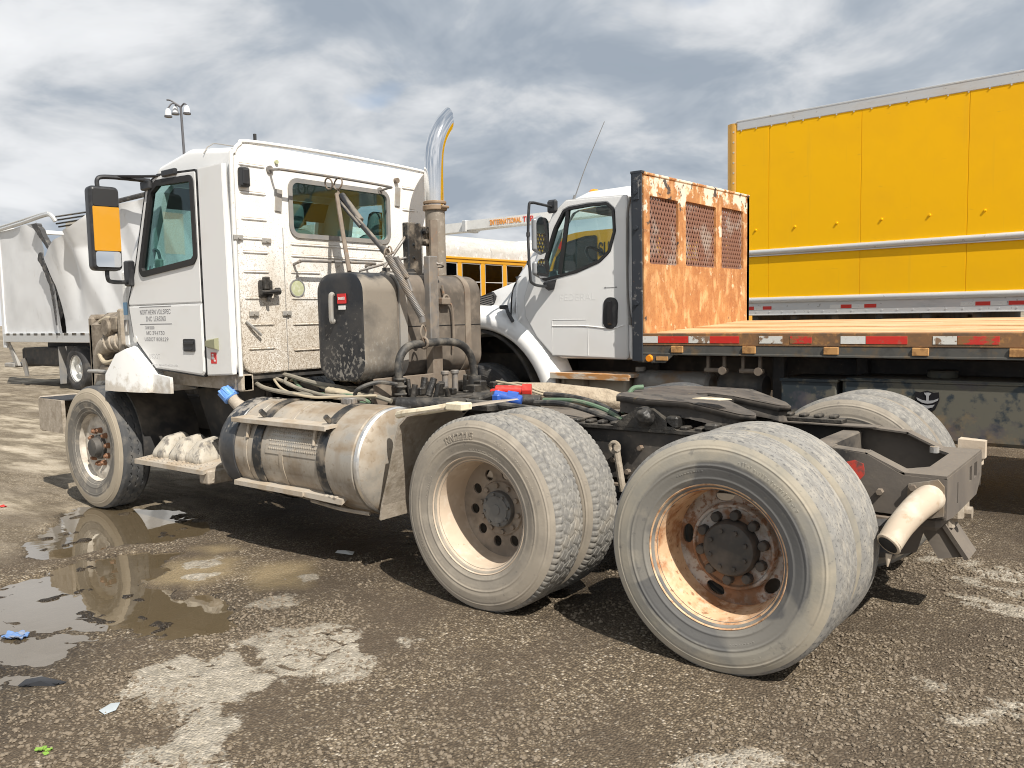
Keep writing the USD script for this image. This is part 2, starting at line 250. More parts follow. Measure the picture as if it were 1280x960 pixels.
def smooth_path(pts, k=6):
    p = np.asarray(pts, float)
    if len(p) < 3: return p
    q = np.vstack([2 * p[0] - p[1], p, 2 * p[-1] - p[-2]]); o = []
    for i in range(1, len(q) - 2):
        for t in np.arange(k) / k:
            o.append(.5 * (2 * q[i] + (q[i + 1] - q[i - 1]) * t + (2 * q[i - 1] - 5 * q[i] + 4 * q[i + 1] - q[i + 2]) * t * t + (3 * q[i] - q[i - 1] - 3 * q[i + 1] + q[i + 2]) * t ** 3))
    return np.vstack([o, p[-1:]])
def tube(pts, r, n=8, k=6):
    p = smooth_path(pts, k) if k else np.asarray(pts, float)
    tg = np.gradient(p, axis=0); tg /= np.linalg.norm(tg, axis=1, keepdims=True) + 1e-12
    _, a, _ = frame_of(tg[0]); th = np.arange(n) * 2 * np.pi / n; v = []
    rr = np.broadcast_to(r, (len(p),)) if np.ndim(r) == 0 else np.interp(np.linspace(0, 1, len(p)), np.linspace(0, 1, len(r)), r)
    for i in range(len(p)):
        a = a - tg[i] * (a @ tg[i]); a /= np.linalg.norm(a) + 1e-12; b = np.cross(tg[i], a)
        v.append(p[i] + rr[i] * (np.cos(th)[:, None] * a + np.sin(th)[:, None] * b))
    v = np.vstack(v + [p[:1], p[-1:]]); f = []
    j = np.arange(n); kk = (j + 1) % n
    for i in range(len(p) - 1):
        f += [np.stack([i * n + j, i * n + kk, (i + 1) * n + kk], 1), np.stack([i * n + j, (i + 1) * n + kk, (i + 1) * n + j], 1)]
    N = len(p) * n
    f += [np.stack([np.full(n, N), kk, j], 1), np.stack([np.full(n, N + 1), (len(p) - 1) * n + j, (len(p) - 1) * n + kk], 1)]
    return trimesh.Trimesh(v, np.vstack(f), process=False)
def ext(poly, axis, a0, a1):
    """extrude a shapely polygon: axis 'y': polygon in (x, z); 'x': in (y, z); 'z': in (x, y)"""
    a0, a1 = sorted((a0, a1))
    if not isinstance(poly, Polygon) and not hasattr(poly, 'geoms'): poly = Polygon(poly)
    out = []
    for g in getattr(poly, 'geoms', [poly]):
        m = trimesh.creation.extrude_polygon(g, a1 - a0, engine='earcut'); v = m.vertices.copy(); w = v[:, 2] + a0
        f = m.faces
        if axis == 'y': v = np.stack([v[:, 0], w, v[:, 1]], 1); f = f[:, ::-1]
        elif axis == 'x': v = np.stack([w, v[:, 0], v[:, 1]], 1)
        else: v = np.stack([v[:, 0], v[:, 1], w], 1)
        out.append(trimesh.Trimesh(v, f, process=False))
    return cat(out)
def panel(poly, axis, back, face, c=.004):
    """a plate with a stepped soft edge; 'face' is the outward side"""
    if not isinstance(poly, Polygon): poly = Polygon(poly)
    s = np.sign(face - back)
    return cat(ext(poly, axis, back, face - s * c), ext(poly.buffer(-c * .7), axis, face - s * c * 1.5, face - s * c * .45), ext(poly.buffer(-c * 1.7), axis, face - s * c * 1.5, face))
def rpoly(pts, r=.03):
    p = Polygon(pts); return p.buffer(-r).buffer(2 * r).buffer(-r) if r else p
def rrect(x0, z0, x1, z1, r):
    return sbox(min(x0, x1) + r, min(z0, z1) + r, max(x0, x1) - r, max(z0, z1) - r).buffer(r, quad_segs=5)
def xf(m, M4):
    m = m.copy(); m.apply_transform(M4); return m
def rot(m, deg, axis, at=(0, 0, 0)):
    return xf(m, trimesh.transformations.rotation_matrix(math.radians(deg), axis, at))
def mv(m, x, y, z):
    m = m.copy(); m.apply_translation((x, y, z)); return m
def bolt(p, axis, r, h, n=6):
    t = np.asarray(axis, float); return cyl(p, np.asarray(p) + t * h, r, r * .92, n=n)
def noisy(m, amp, s, seed=0):
    m = m.copy(); p = m.vertices; d = meshkit.fbm(p * s, 3, seed) - .5
    n = trimesh.Trimesh(p, m.faces, process=True); m.vertices = p + m.vertex_normals * (d * 2 * amp)[:, None]; return m
def text_xz(t, h, x, y, z, width=None, depth=.002, bold=False, flip=1):
    """lettering on a face that looks towards -y, starting at x, baseline z"""
    m = meshkit.text_mesh(t, h, depth, bold)
    if width: m.apply_scale([width / m.extents[0], 1, 1])
    v = m.vertices; m.vertices = np.stack([x + v[:, 0], y - v[:, 2], z + v[:, 1]], 1); return m

USED = {}
def uniq(path):
    k = USED.get(path, -1) + 1; USED[path] = k
    return path if k == 0 else f'{path}_{k:03d}'
class Thing:
    def __init__(s, name, label, category, base=(0, 0, 0), group=None, kind=None):
        s.base = np.asarray(base, float); s.path = uniq('/World/' + name)
        x = UsdGeom.Xform.Define(stage, s.path); x.AddTranslateOp().Set(Gf.Vec3d(*map(float, base))); s.prim = x.GetPrim()
        tag(s.prim, label, category, group, kind)
    def part(s, name, mesh, look, parent=None, label=None, smooth=35, kind=None):
        path = uniq((parent or s.path) + '/' + name)
        m = mesh.copy(); m.apply_translation(-s.base)
        p = usdkit.mesh(stage, path, m, LOOKS[look], smooth=smooth)
        if label: p.GetPrim().SetCustomDataByKey('label', label)
        if kind: p.GetPrim().SetCustomDataByKey('kind', kind)
        return path
    def group(s, name, parent=None, label=None, at=None):
        path = uniq((parent or s.path) + '/' + name); x = UsdGeom.Xform.Define(stage, path); p = x.GetPrim()
        if at is not None: x.AddTranslateOp().Set(Gf.Vec3d(*map(float, np.asarray(at) - s.base)))
        if label: p.SetCustomDataByKey('label', label)
        return path
def tag(p, label=None, category=None, group=None, kind=None):
    for k, v in (('label', label), ('category', category), ('group', group), ('kind', kind)):
        if v: p.SetCustomDataByKey(k, v)
def single(name, mesh, look, label, category, group=None, kind=None, smooth=35, base=None):
    path = uniq('/World/' + name)
    b = np.asarray(base if base is not None else (0, 0, 0), float); m = mesh.copy(); m.apply_translation(-b)
    p = usdkit.mesh(stage, path, m, LOOKS[look] if isinstance(look, str) else look, smooth=smooth)
    if base is not None: UsdGeom.Xformable(p).AddTranslateOp().Set(Gf.Vec3d(*map(float, b)))
    tag(p.GetPrim(), label, category, group, kind); return p
# ------------------------------------------------------------------ ground
GP = {
    'pale': [
        [(-2.42,-1.80), (-2.42,-1.72), (-2.31,-1.66), (-2.20,-1.71), (-2.19,-1.81), (-2.29,-1.86)],
        [(-3.34,-1.65), (-3.41,-1.53), (-3.31,-1.44), (-3.17,-1.51), (-3.21,-1.62), (-3.25,-1.69)],
        [(-3.12,-1.79), (-3.11,-1.71), (-3.02,-1.65), (-2.98,-1.76), (-3.01,-1.84)],
        [(-1.97,-2.20), (-1.97,-2.02), (-1.83,-1.83), (-1.61,-1.77), (-1.28,-2.00), (-1.22,-2.16), (-1.35,-2.23), (-1.47,-2.34), (-1.65,-2.31)],
        [(-1.93,-2.80), (-2.04,-2.64), (-2.04,-2.45), (-1.85,-2.40), (-1.65,-2.46), (-1.53,-2.61), (-1.65,-2.78), (-1.80,-2.84)],
        [(-1.61,-2.79), (-1.59,-2.61), (-1.30,-2.65), (-1.25,-2.80), (-1.04,-2.92), (-1.31,-3.17), (-1.43,-3.07), (-1.36,-2.92)],
        [(-1.97,-2.2), (-1.65,-2.31), (-1.50,-2.34), (-1.42, -2.6), (-1.6,-2.62), (-1.85,-2.4)], [(-1.38,-1.77), (-1.37,-1.70), (-1.27,-1.71), (-1.24,-1.77), (-1.30,-1.81)],
        [(0.20,-1.98), (0.25,-1.85), (0.35,-1.74), (0.48,-1.67), (0.59,-1.74), (0.23,-2.05)],
        [(0.85,-1.08), (0.90,-0.99), (1.00,-0.92), (1.03,-1.01), (0.97,-1.13), (0.89,-1.15)],
        [(.38, 1.16), (.46, 1.12), (.44, .98), (.36, .98)], [(.52, 1.16), (.62, 1.12), (.58, .95), (.50, 1.0)], [(.60, .93), (.74, 1.08), (.90, 1.02), (.86, .82), (.70, .80)], [(.56, .72), (.66, .78), (.74, .66), (.64, .58)], [(.78, .66), (.96, .74), (1.1, .58), (.92, .50)], [(.60, .40), (.72, .50), (.86, .36), (.78, .24), (.68, .26)], [(.88, .40), (1.05, .42), (1.10, .22), (.92, .18)], [(1.0, .95), (1.3, 1.0), (1.3, .7), (1.1, .7)],
        [(-2.56,-1.39), (-2.56,-1.31), (-2.46,-1.35), (-2.46,-1.44)], [(0.71,-0.78), (0.87,-0.75), (0.82,-0.87)],
        [(0.98,-0.85), (1.10,-0.81), (1.12,-0.91), (1.05,-0.91)]],
    'tan': [[(-2.96,-1.53), (-2.98,-1.34), (-2.73,-1.17), (-2.49,-1.30), (-2.40,-1.51), (-2.54,-1.66), (-2.77,-1.64)],
            [(-3.67,-1.37), (-3.62,-1.21), (-3.38,-1.24), (-3.44,-1.42)], [(-3.45,-1.85), (-3.5,-1.5), (-3.2,-1.35), (-2.9,-1.6), (-2.95,-1.9), (-3.2,-1.95)]],
    'pud': [[(-3.88,-2.53), (-3.96,-2.27), (-4.03,-2.05), (-4.07,-1.93), (-3.90,-1.64), (-3.67,-1.48), (-3.47,-1.74), (-3.21,-1.99), (-2.89,-2.01), (-2.69,-1.87), (-2.38,-1.96), (-2.20,-2.12), (-2.28,-2.30), (-2.58,-2.47), (-2.79,-2.53), (-3.02,-2.63), (-3.30,-2.75), (-3.9,-3.2), (-4.6, -3.2)],
            [(-4.46,-2.17), (-5.03,-1.77), (-5.58,-1.44), (-5.74,-1.21), (-4.93,-0.85), (-4.40,-0.80), (-3.95,-1.12), (-4.10,-1.45), (-4.20,-1.70), (-4.31,-2.08)]],
    'film': [[(-3.6,-3.0), (-3.37,-2.80), (-3.08,-2.60), (-2.70,-2.53), (-2.43,-2.70), (-2.32,-2.99), (-2.09,-3.26), (-2.6, -3.6), (-3.6, -3.6)]],
}
def graded(lo, hi, step, far_lo, far_hi):
    c = list(np.arange(lo, hi + 1e-9, step)); s = step
    while c[-1] < far_hi: s *= 1.22; c.append(c[-1] + s)
    s = step
    while c[0] > far_lo: s *= 1.22; c.insert(0, c[0] - s)
    return np.array(c)
gx, gy = graded(-6.6, 1.7, .02, -900, 900), graded(-3.8, 1.4, .02, -900, 900)
GX, GY = np.meshgrid(gx, gy, indexing='ij')
P3 = np.stack([GX, GY, 0 * GX], -1)
near = (np.abs(GX) < 60) & (np.abs(GY) < 60)
def fb(s, o=4, seed=0, st=(1, 1)):
    return meshkit.fbm(P3 * np.array([s * st[0], s * st[1], 1]), o, seed)
def mask(polys, soft=.06, wob=.12, seed=3, s=7):
    """1 inside the outlines, 0 outside, with a ragged edge"""
    out = np.zeros(GX.shape); w = (fb(s, 4, seed) - .5) * wob * 2
    sel = (GX > -7) & (GX < 2.2) & (GY > -4.4) & (GY < 2.2); pts = shapely.points(GX[sel], GY[sel]); best = np.full(len(pts), -9.0)
    for p in polys:
        g = Polygon(p).buffer(0); d = shapely.distance(g.boundary, pts); d = np.where(shapely.contains(g, pts), d, -d); best = np.maximum(best, d)
    out[sel] = np.clip((best + w[sel]) / soft + .5, 0, 1); return out
pale = mask(GP['pale'], .15, .10, 11, 8)
crack = np.abs(fb(3.2, 3, 41) - .5); pale = pale * np.clip((crack - .006) / .012, 0, 1)
tan = mask(GP['tan'], .16, .08, 15, 6)
pud = mask(GP['pud'], .11, .11, 19, 5)
film = mask(GP['film'], .5, .15, 23, 5)
dry = np.clip((-GX - 4.6 - (GY + 1.2) * .15 + (fb(1.1, 3, 5) - .5) * 2.2) / 1.6, 0, 1) * near + (~near) * (GX < 0)     # the pale dried mud ahead of the truck
dry = np.maximum(dry, np.clip((GY - 7) / 4, 0, 1))
drystreak = np.clip((fb(.9, 4, 31, (.45, 1.9)) - .43) / .16, 0, 1)
hump = np.clip((fb(4, 3, 51) - .5) * 2, -1, 1)
GZ = .006 * hump + .009 * (fb(22, 2, 52) - .5) + .008 * pale + .03 * (fb(1.3, 3, 53) - .5) * dry * near
GZ = np.where(near, GZ, 0) + .034 * pud * np.clip((fb(7, 4, 61) - .63) * 9, 0, 1) - .040 * pud - film * (.019 + .030 * (fb(7, 4, 55) - .5)) + .006
shoulder = np.clip(1 - np.abs(fb(5, 3, 57) - .52) / .05, 0, 1); GZ = GZ + .02 * shoulder * np.clip(pud * (1 - pud) * 4, 0, 1)
nx, ny = GX.shape
I, J = np.meshgrid(np.arange(nx - 1), np.arange(ny - 1), indexing='ij'); a = (I * ny + J).ravel()
gv = np.stack([GX, GY, GZ], -1).reshape(-1, 3); gf = np.vstack([np.stack([a, a + ny, a + ny + 1], 1), np.stack([a, a + ny + 1, a + 1], 1)])
def ground_material():
    n = {
        'g': ('geometry', {}), 'p': ('principled_bsdf', {'specular_ior_level': .35}),
        'pale': ('attribute', {'attribute': 'pale'}), 'tan': ('attribute', {'attribute': 'tan'}), 'wet_shade': ('attribute', {'attribute': 'wet_shade'}), 'dry': ('attribute', {'attribute': 'dry'}),
        'v1': ('voronoi_texture', {'scale': 82}), 'v2': ('voronoi_texture', {'scale': 190}), 'nb': ('noise_texture', {'scale': 1.7, 'detail': 6}), 'nf': ('noise_texture', {'scale': 14, 'detail': 8, 'roughness': .65}),
        's1': ('separate_color', {}), 's2': ('separate_color', {}),
        'r1': ('rgb_ramp', {'ramp': [(0, (.055, .041, .027)), (.35, (.115, .086, .054)), (.6, (.195, .150, .097)), (.8, (.32, .255, .172)), (.92, (.50, .42, .31)), (1, (.68, .60, .49))]}),
        'r2': ('rgb_ramp', {'ramp': [(0, (.05, .038, .026)), (.5, (.115, .088, .058)), (.85, (.21, .166, .114)), (1, (.42, .35, .26))]}),
        'mxa': ('mix_color', {'fac': .32}),
        'rb': ('map_range', {'from_min': .42, 'from_max': .62, 'to_min': 0, 'to_max': .78, 'clamp': True}),
        'mxb': ('mix_color', {'b': (.080, .060, .041)}), 'ed': ('map_range', {'from_min': .34, 'from_max': .62, 'to_min': 0, 'to_max': .62, 'clamp': True}), 'mxe': ('mix_color', {'b': (.050, .037, .024)}),  # mxe paints occlusion-like shade into the gaps between grains
        'pc': ('rgb_ramp', {'ramp': [(.3, (.21, .19, .155)), (.5, (.36, .33, .275)), (.7, (.47, .43, .365))]}),
        'n60': ('noise_texture', {'scale': 55, 'detail': 5, 'roughness': .7}), 'pn': ('math', {'math_type': 'multiply', 'value2': 1.05}), 'pq': ('math', {'math_type': 'subtract'}), 'pm': ('map_range', {'from_min': -.08, 'from_max': .10, 'clamp': True}),
        'mxp': ('mix_color', {}), 'pg': ('mix_color', {'fac': .30}),
        'tm': ('math', {'math_type': 'multiply', 'value2': .8}), 'mxt': ('mix_color', {'b': (.24, .185, .105)}),
        'dc': ('rgb_ramp', {'ramp': [(.3, (.10, .080, .055)), (.45, (.20, .165, .115)), (.55, (.38, .325, .245)), (.7, (.50, .44, .35))]}),
        'dm': ('mapping', {'scale': (.5, 1.6, 1)}), 'dn': ('noise_texture', {'scale': 2.4, 'detail': 9, 'roughness': .68}), 'mxd': ('mix_color', {}),
        'wm': ('mix_color', {'blend_type': 'multiply', 'b': (.23, .21, .185)}),  # darkens wet ground and the painted shade under the trucks
        'ro': ('map_range', {'from_min': 0, 'from_max': 1, 'to_min': .88, 'to_max': .5}),
        'bh': ('math', {'math_type': 'multiply_add', 'value2': .8, 'value3': 0.0}), 'b': ('bump', {'strength': .95, 'distance': .012, 'invert': True}),
    }
    l = [('g.position', f'{x}.vector') for x in ('v1', 'v2', 'nb', 'nf', 'dm')] + [
        ('v1.color', 's1.color'), ('v2.color', 's2.color'), ('s1.r', 'r1.fac'), ('s2.g', 'r2.fac'), ('r1.color', 'mxa.a'), ('r2.color', 'mxa.b'),
        ('nb.fac', 'rb.value'), ('rb.result', 'mxb.fac'), ('v1.distance', 'ed.value'), ('ed.result', 'mxe.fac'), ('mxa.result', 'mxe.a'), ('mxe.result', 'mxb.a'),
        ('nf.fac', 'pc.fac'), ('g.position', 'n60.vector'), ('pale.fac', 'pn.value1'), ('pn.value', 'pq.value1'), ('n60.fac', 'pq.value2'), ('pq.value', 'pm.value'), ('tan.fac', 'tm.value1'), ('tm.value', 'mxt.fac'), ('mxb.result', 'mxt.a'),
        ('dm.vector', 'dn.vector'), ('dn.fac', 'dc.fac'), ('dry.fac', 'mxd.fac'), ('mxt.result', 'mxd.a'), ('dc.color', 'mxd.b'),
        ('pm.result', 'mxp.fac'), ('mxd.result', 'mxp.a'), ('pc.color', 'pg.a'), ('r1.color', 'pg.b'), ('pg.result', 'mxp.b'),
        ('wet_shade.fac', 'wm.fac'), ('mxp.result', 'wm.a'), ('wm.result', 'p.base_color'), ('wet_shade.fac', 'ro.value'), ('ro.result', 'p.roughness'),
        ('v1.distance', 'bh.value1'), ('bh.value', 'b.height'), ('b.normal', 'p.normal')]
    return usdkit.material(stage, '/World/Looks/ground_look', n, l, surface='p.BSDF')
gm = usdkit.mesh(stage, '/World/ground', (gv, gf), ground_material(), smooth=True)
under = np.clip(1.35 * np.exp(-(((GX + 2.4) / 2.6) ** 4 + ((GY - .1) / 1.15) ** 4)) + 1.2 * np.exp(-(((GX + 1.5) / 5) ** 4 + ((GY - 3.5) / 1.6) ** 4)), 0, 1) * (.7 + .6 * (fb(2, 3, 88) - .5))        # shade below both trucks, painted into the ground colour
wet_shade = np.clip(np.maximum.reduce([pud, film * .9, under * .95, .4 * np.clip((fb(2, 3, 77) - .5) * 5, 0, 1) * mask([[(-3.6, -2.2), (-3.2, -1.0), (-1.9, -.9), (-1.6, -1.7), (-2.3, -2.6), (-3.4, -3.4)]], .5, .2)]), 0, 1)  # water and damp mud, plus the shade painted below the trucks
for nm, arr in (('pale', pale), ('tan', tan), ('wet_shade', wet_shade), ('dry', np.clip(dry * (.35 + .65 * drystreak), 0, 1))):
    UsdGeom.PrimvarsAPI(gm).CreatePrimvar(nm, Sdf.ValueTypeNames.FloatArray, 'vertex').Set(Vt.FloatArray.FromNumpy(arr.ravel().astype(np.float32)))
tag(gm.GetPrim(), 'brown gravelly asphalt yard with pale broken concrete patches and mud', 'ground', kind='structure')
# water lying in the hollows
usdkit.material(stage, '/World/Looks/water_look', {'t0': ('transparent_bsdf', {'color': (.80, .74, .64)}), 'df': ('diffuse_bsdf', {'color': (.155, .118, .070)}), 't': ('mix_closure', {'fac': .62}), 'g': ('glossy_bsdf', {'roughness': .015, 'color': (1, 1, 1)}), 'w': ('layer_weight', {'blend': .5}), 'q': ('math', {'math_type': 'power', 'value2': 3.6}), 'f': ('math', {'math_type': 'multiply_add', 'value2': .85, 'value3': .06}), 'm': ('mix_closure', {}),
    'ge': ('geometry', {}), 'n': ('noise_texture', {'scale': 5, 'detail': 2}), 'b': ('bump', {'strength': .05, 'distance': .02})},
    [('ge.position', 'n.vector'), ('n.fac', 'b.height'), ('b.normal', 'g.normal'), ('w.facing', 'q.value1'), ('q.value', 'f.value1'), ('f.value', 'm.fac'), ('t0.BSDF', 't.closure1'), ('df.BSDF', 't.closure2'), ('t.closure', 'm.closure1'), ('g.BSDF', 'm.closure2')], surface='m.closure')
pv = np.array([(-6.2, -3.75, -.0075), (-1.95, -3.75, -.0075), (-1.95, -.7, -.0075), (-6.2, -.7, -.0075)])
pm = usdkit.mesh(stage, '/World/puddle', (pv, np.array([[0, 1, 2], [0, 2, 3]])), '/World/Looks/water_look')
tag(pm.GetPrim(), 'muddy rain puddles beside the front wheel of the white tractor', 'puddle', kind='structure')
# loose stones
def stones():
    ico = trimesh.creation.icosahedron(); N = 46000; V, F = [], []
    x = rng.uniform(-2.6, 1.6, N); y = rng.uniform(-3.6, 1.2, N)
    c = meshkit.fbm(np.stack([x * 1.6, y * 1.6, 0 * x], 1), 3, 91)
    keep = (c + rng.normal(0, .05, N) > .50) & ~((np.abs(y) < 1.26) & ((np.abs(x) < .12) | (np.abs(x + 1.32) < .12)))
    x, y = x[keep], y[keep]
    inpud = [Polygon(p) for p in GP['pud'] + GP['film']]; ok = ~np.any([shapely.contains(p, shapely.points(x, y)) for p in inpud], 0); x, y = x[ok], y[ok]
    ix = np.clip(np.searchsorted(gx, x), 0, nx - 1); iy = np.clip(np.searchsorted(gy, y), 0, ny - 1)
    for k in range(len(x)):
        s = .0026 + .0085 * rng.random() ** 2.6; v = ico.vertices * s * rng.uniform(.7, 1.25, 3) * rng.uniform(.8, 1.2, (12, 1)); th = rng.uniform(0, 6.28); cc, ss = math.cos(th), math.sin(th)
        v = v @ np.array([[cc, ss, 0], [-ss, cc, 0], [0, 0, .75]]) + (x[k], y[k], GZ[ix[k], iy[k]] + s * .25); V.append(v); F.append(ico.faces + 12 * k)
    return trimesh.Trimesh(np.vstack(V), np.vstack(F), process=False)
usdkit.material(stage, '/World/Looks/stone_look', {'g': ('geometry', {}), 'r': ('rgb_ramp', {'ramp': [(0, (.18, .145, .105)), (.35, (.30, .25, .185)), (.7, (.42, .37, .30)), (.92, (.56, .52, .45)), (1, (.68, .65, .60))]}), 'p': ('principled_bsdf', {'roughness': .85})},
    [('g.random_per_island', 'r.fac'), ('r.color', 'p.base_color')], surface='p.BSDF')
single('loose_gravel', stones(), UsdShade.Material.Get(stage, '/World/Looks/stone_look'), 'small pale stones scattered loose over the brown asphalt', 'gravel', kind='stuff', smooth=False)
# ------------------------------------------------------------------ wheels
TYRE = [(.288, -.100), (.300, -.118), (.330, -.132), (.375, -.141), (.415, -.143), (.450, -.138), (.478, -.128), (.497, -.117)]
def tyre_side(side=-1, n=96):
    p = [(r, -side * -y if side < 0 else -y) for r, y in TYRE]
    p = [(r, y * (1 if side < 0 else -1)) for r, y in TYRE]
    # moulding rings
    q = [(.283, p[0][1])] + p
    out = []
    for (r0, y0), (r1, y1) in zip(q[:-1], q[1:]):
        for t in np.linspace(0, 1, 13)[:-1]: out.append((r0 + (r1 - r0) * t, y0 + (y1 - y0) * t))
    out.append(q[-1]); out = np.array(out)
    sg = -1 if side < 0 else 1
    for rc in (.335, .392, .465): out[:, 1] += sg * .0032 * np.exp(-((out[:, 0] - rc) / .0040) ** 2)
    if side > 0: out = out[::-1]
    else: out = out
    m = lathe(out, n=n)
    return m if sg < 0 else m
def tyre_tread(kind, n=540):
    """tread band; grooves are cut in as real relief. kind: 'block' zigzag drive tread, 'worn' ribs, 'steer' ribs with broken grooves"""
    ys = np.linspace(-.117, .117, 79); th = np.linspace(0, 2 * np.pi, n, endpoint=False)
    T, Y = np.meshgrid(th, ys, indexing='ij')
    R = .517 - .020 * np.clip((np.abs(Y) - .092) / .025, 0, 1) ** 1.6 - .004 * (Y / .117) ** 2
    g = np.zeros_like(R)
    if kind == 'block':
        for yc, amp, ph in ((-.066, .0085, 0), (-.022, .0085, 1.6), (.022, .0085, .4), (.066, .0085, 2)):
            zz = yc + amp * (2 / np.pi) * np.arcsin(np.sin(T * 46 + ph)); g = np.maximum(g, np.exp(-((Y - zz) / .0030) ** 4))
        for lo, hi, ph, sk in ((-.062, -.026, 0, 2.5), (-.018, .018, .5, -2.5), (.026, .062, 0, 2.5)):
            u = (T * 46 / (2 * np.pi) + ph + (Y - lo) * sk * 3) % 1; g = np.maximum(g, .7 * ((Y > lo) & (Y < hi)) * np.exp(-((u - .5) / .05) ** 4))
        sh = (T * 92 / (2 * np.pi)) % 1; g = np.maximum(g, .9 * (np.abs(Y) > .082) * np.exp(-((sh - .5) / .12) ** 4)); d = .0068
    elif kind == 'worn':
        for yc in (-.072, -.028, .028, .072):
            zz = yc + .0022 * np.sin(T * 60 + yc * 90); g = np.maximum(g, .8 * np.exp(-((Y - zz) / .0026) ** 4))
        u = (T * 110 / (2 * np.pi) + Y * 22) % 1; g = np.maximum(g, .35 * np.exp(-((u - .5) / .07) ** 4) * (np.abs(Y) < .1)); d = .006
    else:
        for yc, ph in ((-.055, 0), (0, .4), (.055, .1)):
            u = (T * 44 / (2 * np.pi) + ph) % 1; zz = yc + .007 * np.sin(T * 44 + ph * 6.28); g = np.maximum(g, np.exp(-((Y - zz) / .0032) ** 4) * (u < .62))
        d = .011
    rr = R - d * g; c, s = np.cos(T), np.sin(T)
    zv = rr * s
    v = np.stack([rr * c, Y, zv], -1).reshape(-1, 3); m_ = len(ys)
    i, j = np.meshgrid(np.arange(n), np.arange(m_ - 1), indexing='ij'); i2 = (i + 1) % n
    A, Bq, C, D = (i * m_ + j).ravel(), (i * m_ + j + 1).ravel(), (i2 * m_ + j + 1).ravel(), (i2 * m_ + j).ravel()
    return trimesh.Trimesh(v, np.vstack([np.stack([A, Bq, C], 1), np.stack([A, C, D], 1)]), process=False)
def flat_foot(m, z=-.506):
    """the tyre settles on the ground: a flat contact patch and a slight bulge above it"""
    m = m.copy(); v = m.vertices.copy(); r = np.hypot(v[:, 0], v[:, 2]); low = np.clip((-v[:, 2] - .34) / .16, 0, 1) * (r > .3)
    v[:, 1] *= 1 + .05 * low * np.clip(1 - np.abs(r - .42) / .12, 0, 1); v[:, 2] = np.maximum(v[:, 2], z); m.vertices = v; return m
def ring_text(t, h, rad, deg, y, depth=.0025):
    """raised lettering around a sidewall that faces -y; deg: angle of its middle, counted from +x towards +z"""
    m = meshkit.text_mesh(t, h, depth, True); m = m.subdivide(); v = m.vertices; w = v[:, 0].max() / 2
    a = math.radians(deg) - (v[:, 0] - w) / rad; r = rad + v[:, 1]
    m.vertices = np.stack([r * np.cos(a), y - v[:, 2], r * np.sin(a)], 1); return m
def embossed(rad, dr, degs, y0, seed):
    """worn raised marks along an arc of the sidewall, too worn to read"""
    r_ = np.random.default_rng(seed); out = []
    for d0, d1 in degs:
        a = d0
        while a < d1:
            w_ = r_.uniform(.003, .010); h_ = dr * r_.uniform(.5, 1)
            out.append(rot(B(rad, rad + h_, y0 - .0022, y0 + .004, -w_ / 2, w_ / 2, .001), -a, (0, 1, 0))); a += math.degrees((w_ + r_.uniform(.004, .009)) / rad)
    return cat(out)
def serration(rad, dr, n, y0):
    th = np.arange(n) * 2 * np.pi / n; out = []
    for a in th:
        b = B(rad, rad + dr, y0 - .0022, y0 + .004, -.0022, .0022, .001); out.append(rot(b, -math.degrees(a), (0, 1, 0)))
    return cat(out)
def disc_with_holes(r_out, r_in, holes, y0, th):
    """holes: (radius of ring, count, half length radially, half width, phase deg)"""
    p = Point(0, 0).buffer(r_out, quad_segs=24)
    if r_in: p = p.difference(Point(0, 0).buffer(r_in, quad_segs=16))
    for R, cnt, a, b, ph in holes:
        for k in range(cnt):
            e = affinity.scale(Point(0, 0).buffer(1, quad_segs=8), a, b); t = 360 / cnt * k + ph
            p = p.difference(affinity.rotate(affinity.translate(e, R, 0), t, origin=(0, 0)))
    return ext(p, 'y', y0, y0 + th)
BARREL = [(.262, .11), (.266, .06), (.270, .00), (.276, -.06), (.283, -.095), (.290, -.106), (.299, -.112), (.305, -.121), (.309, -.126), (.312, -.124), (.311, -.114), (.302, -.105), (.296, -.100)]
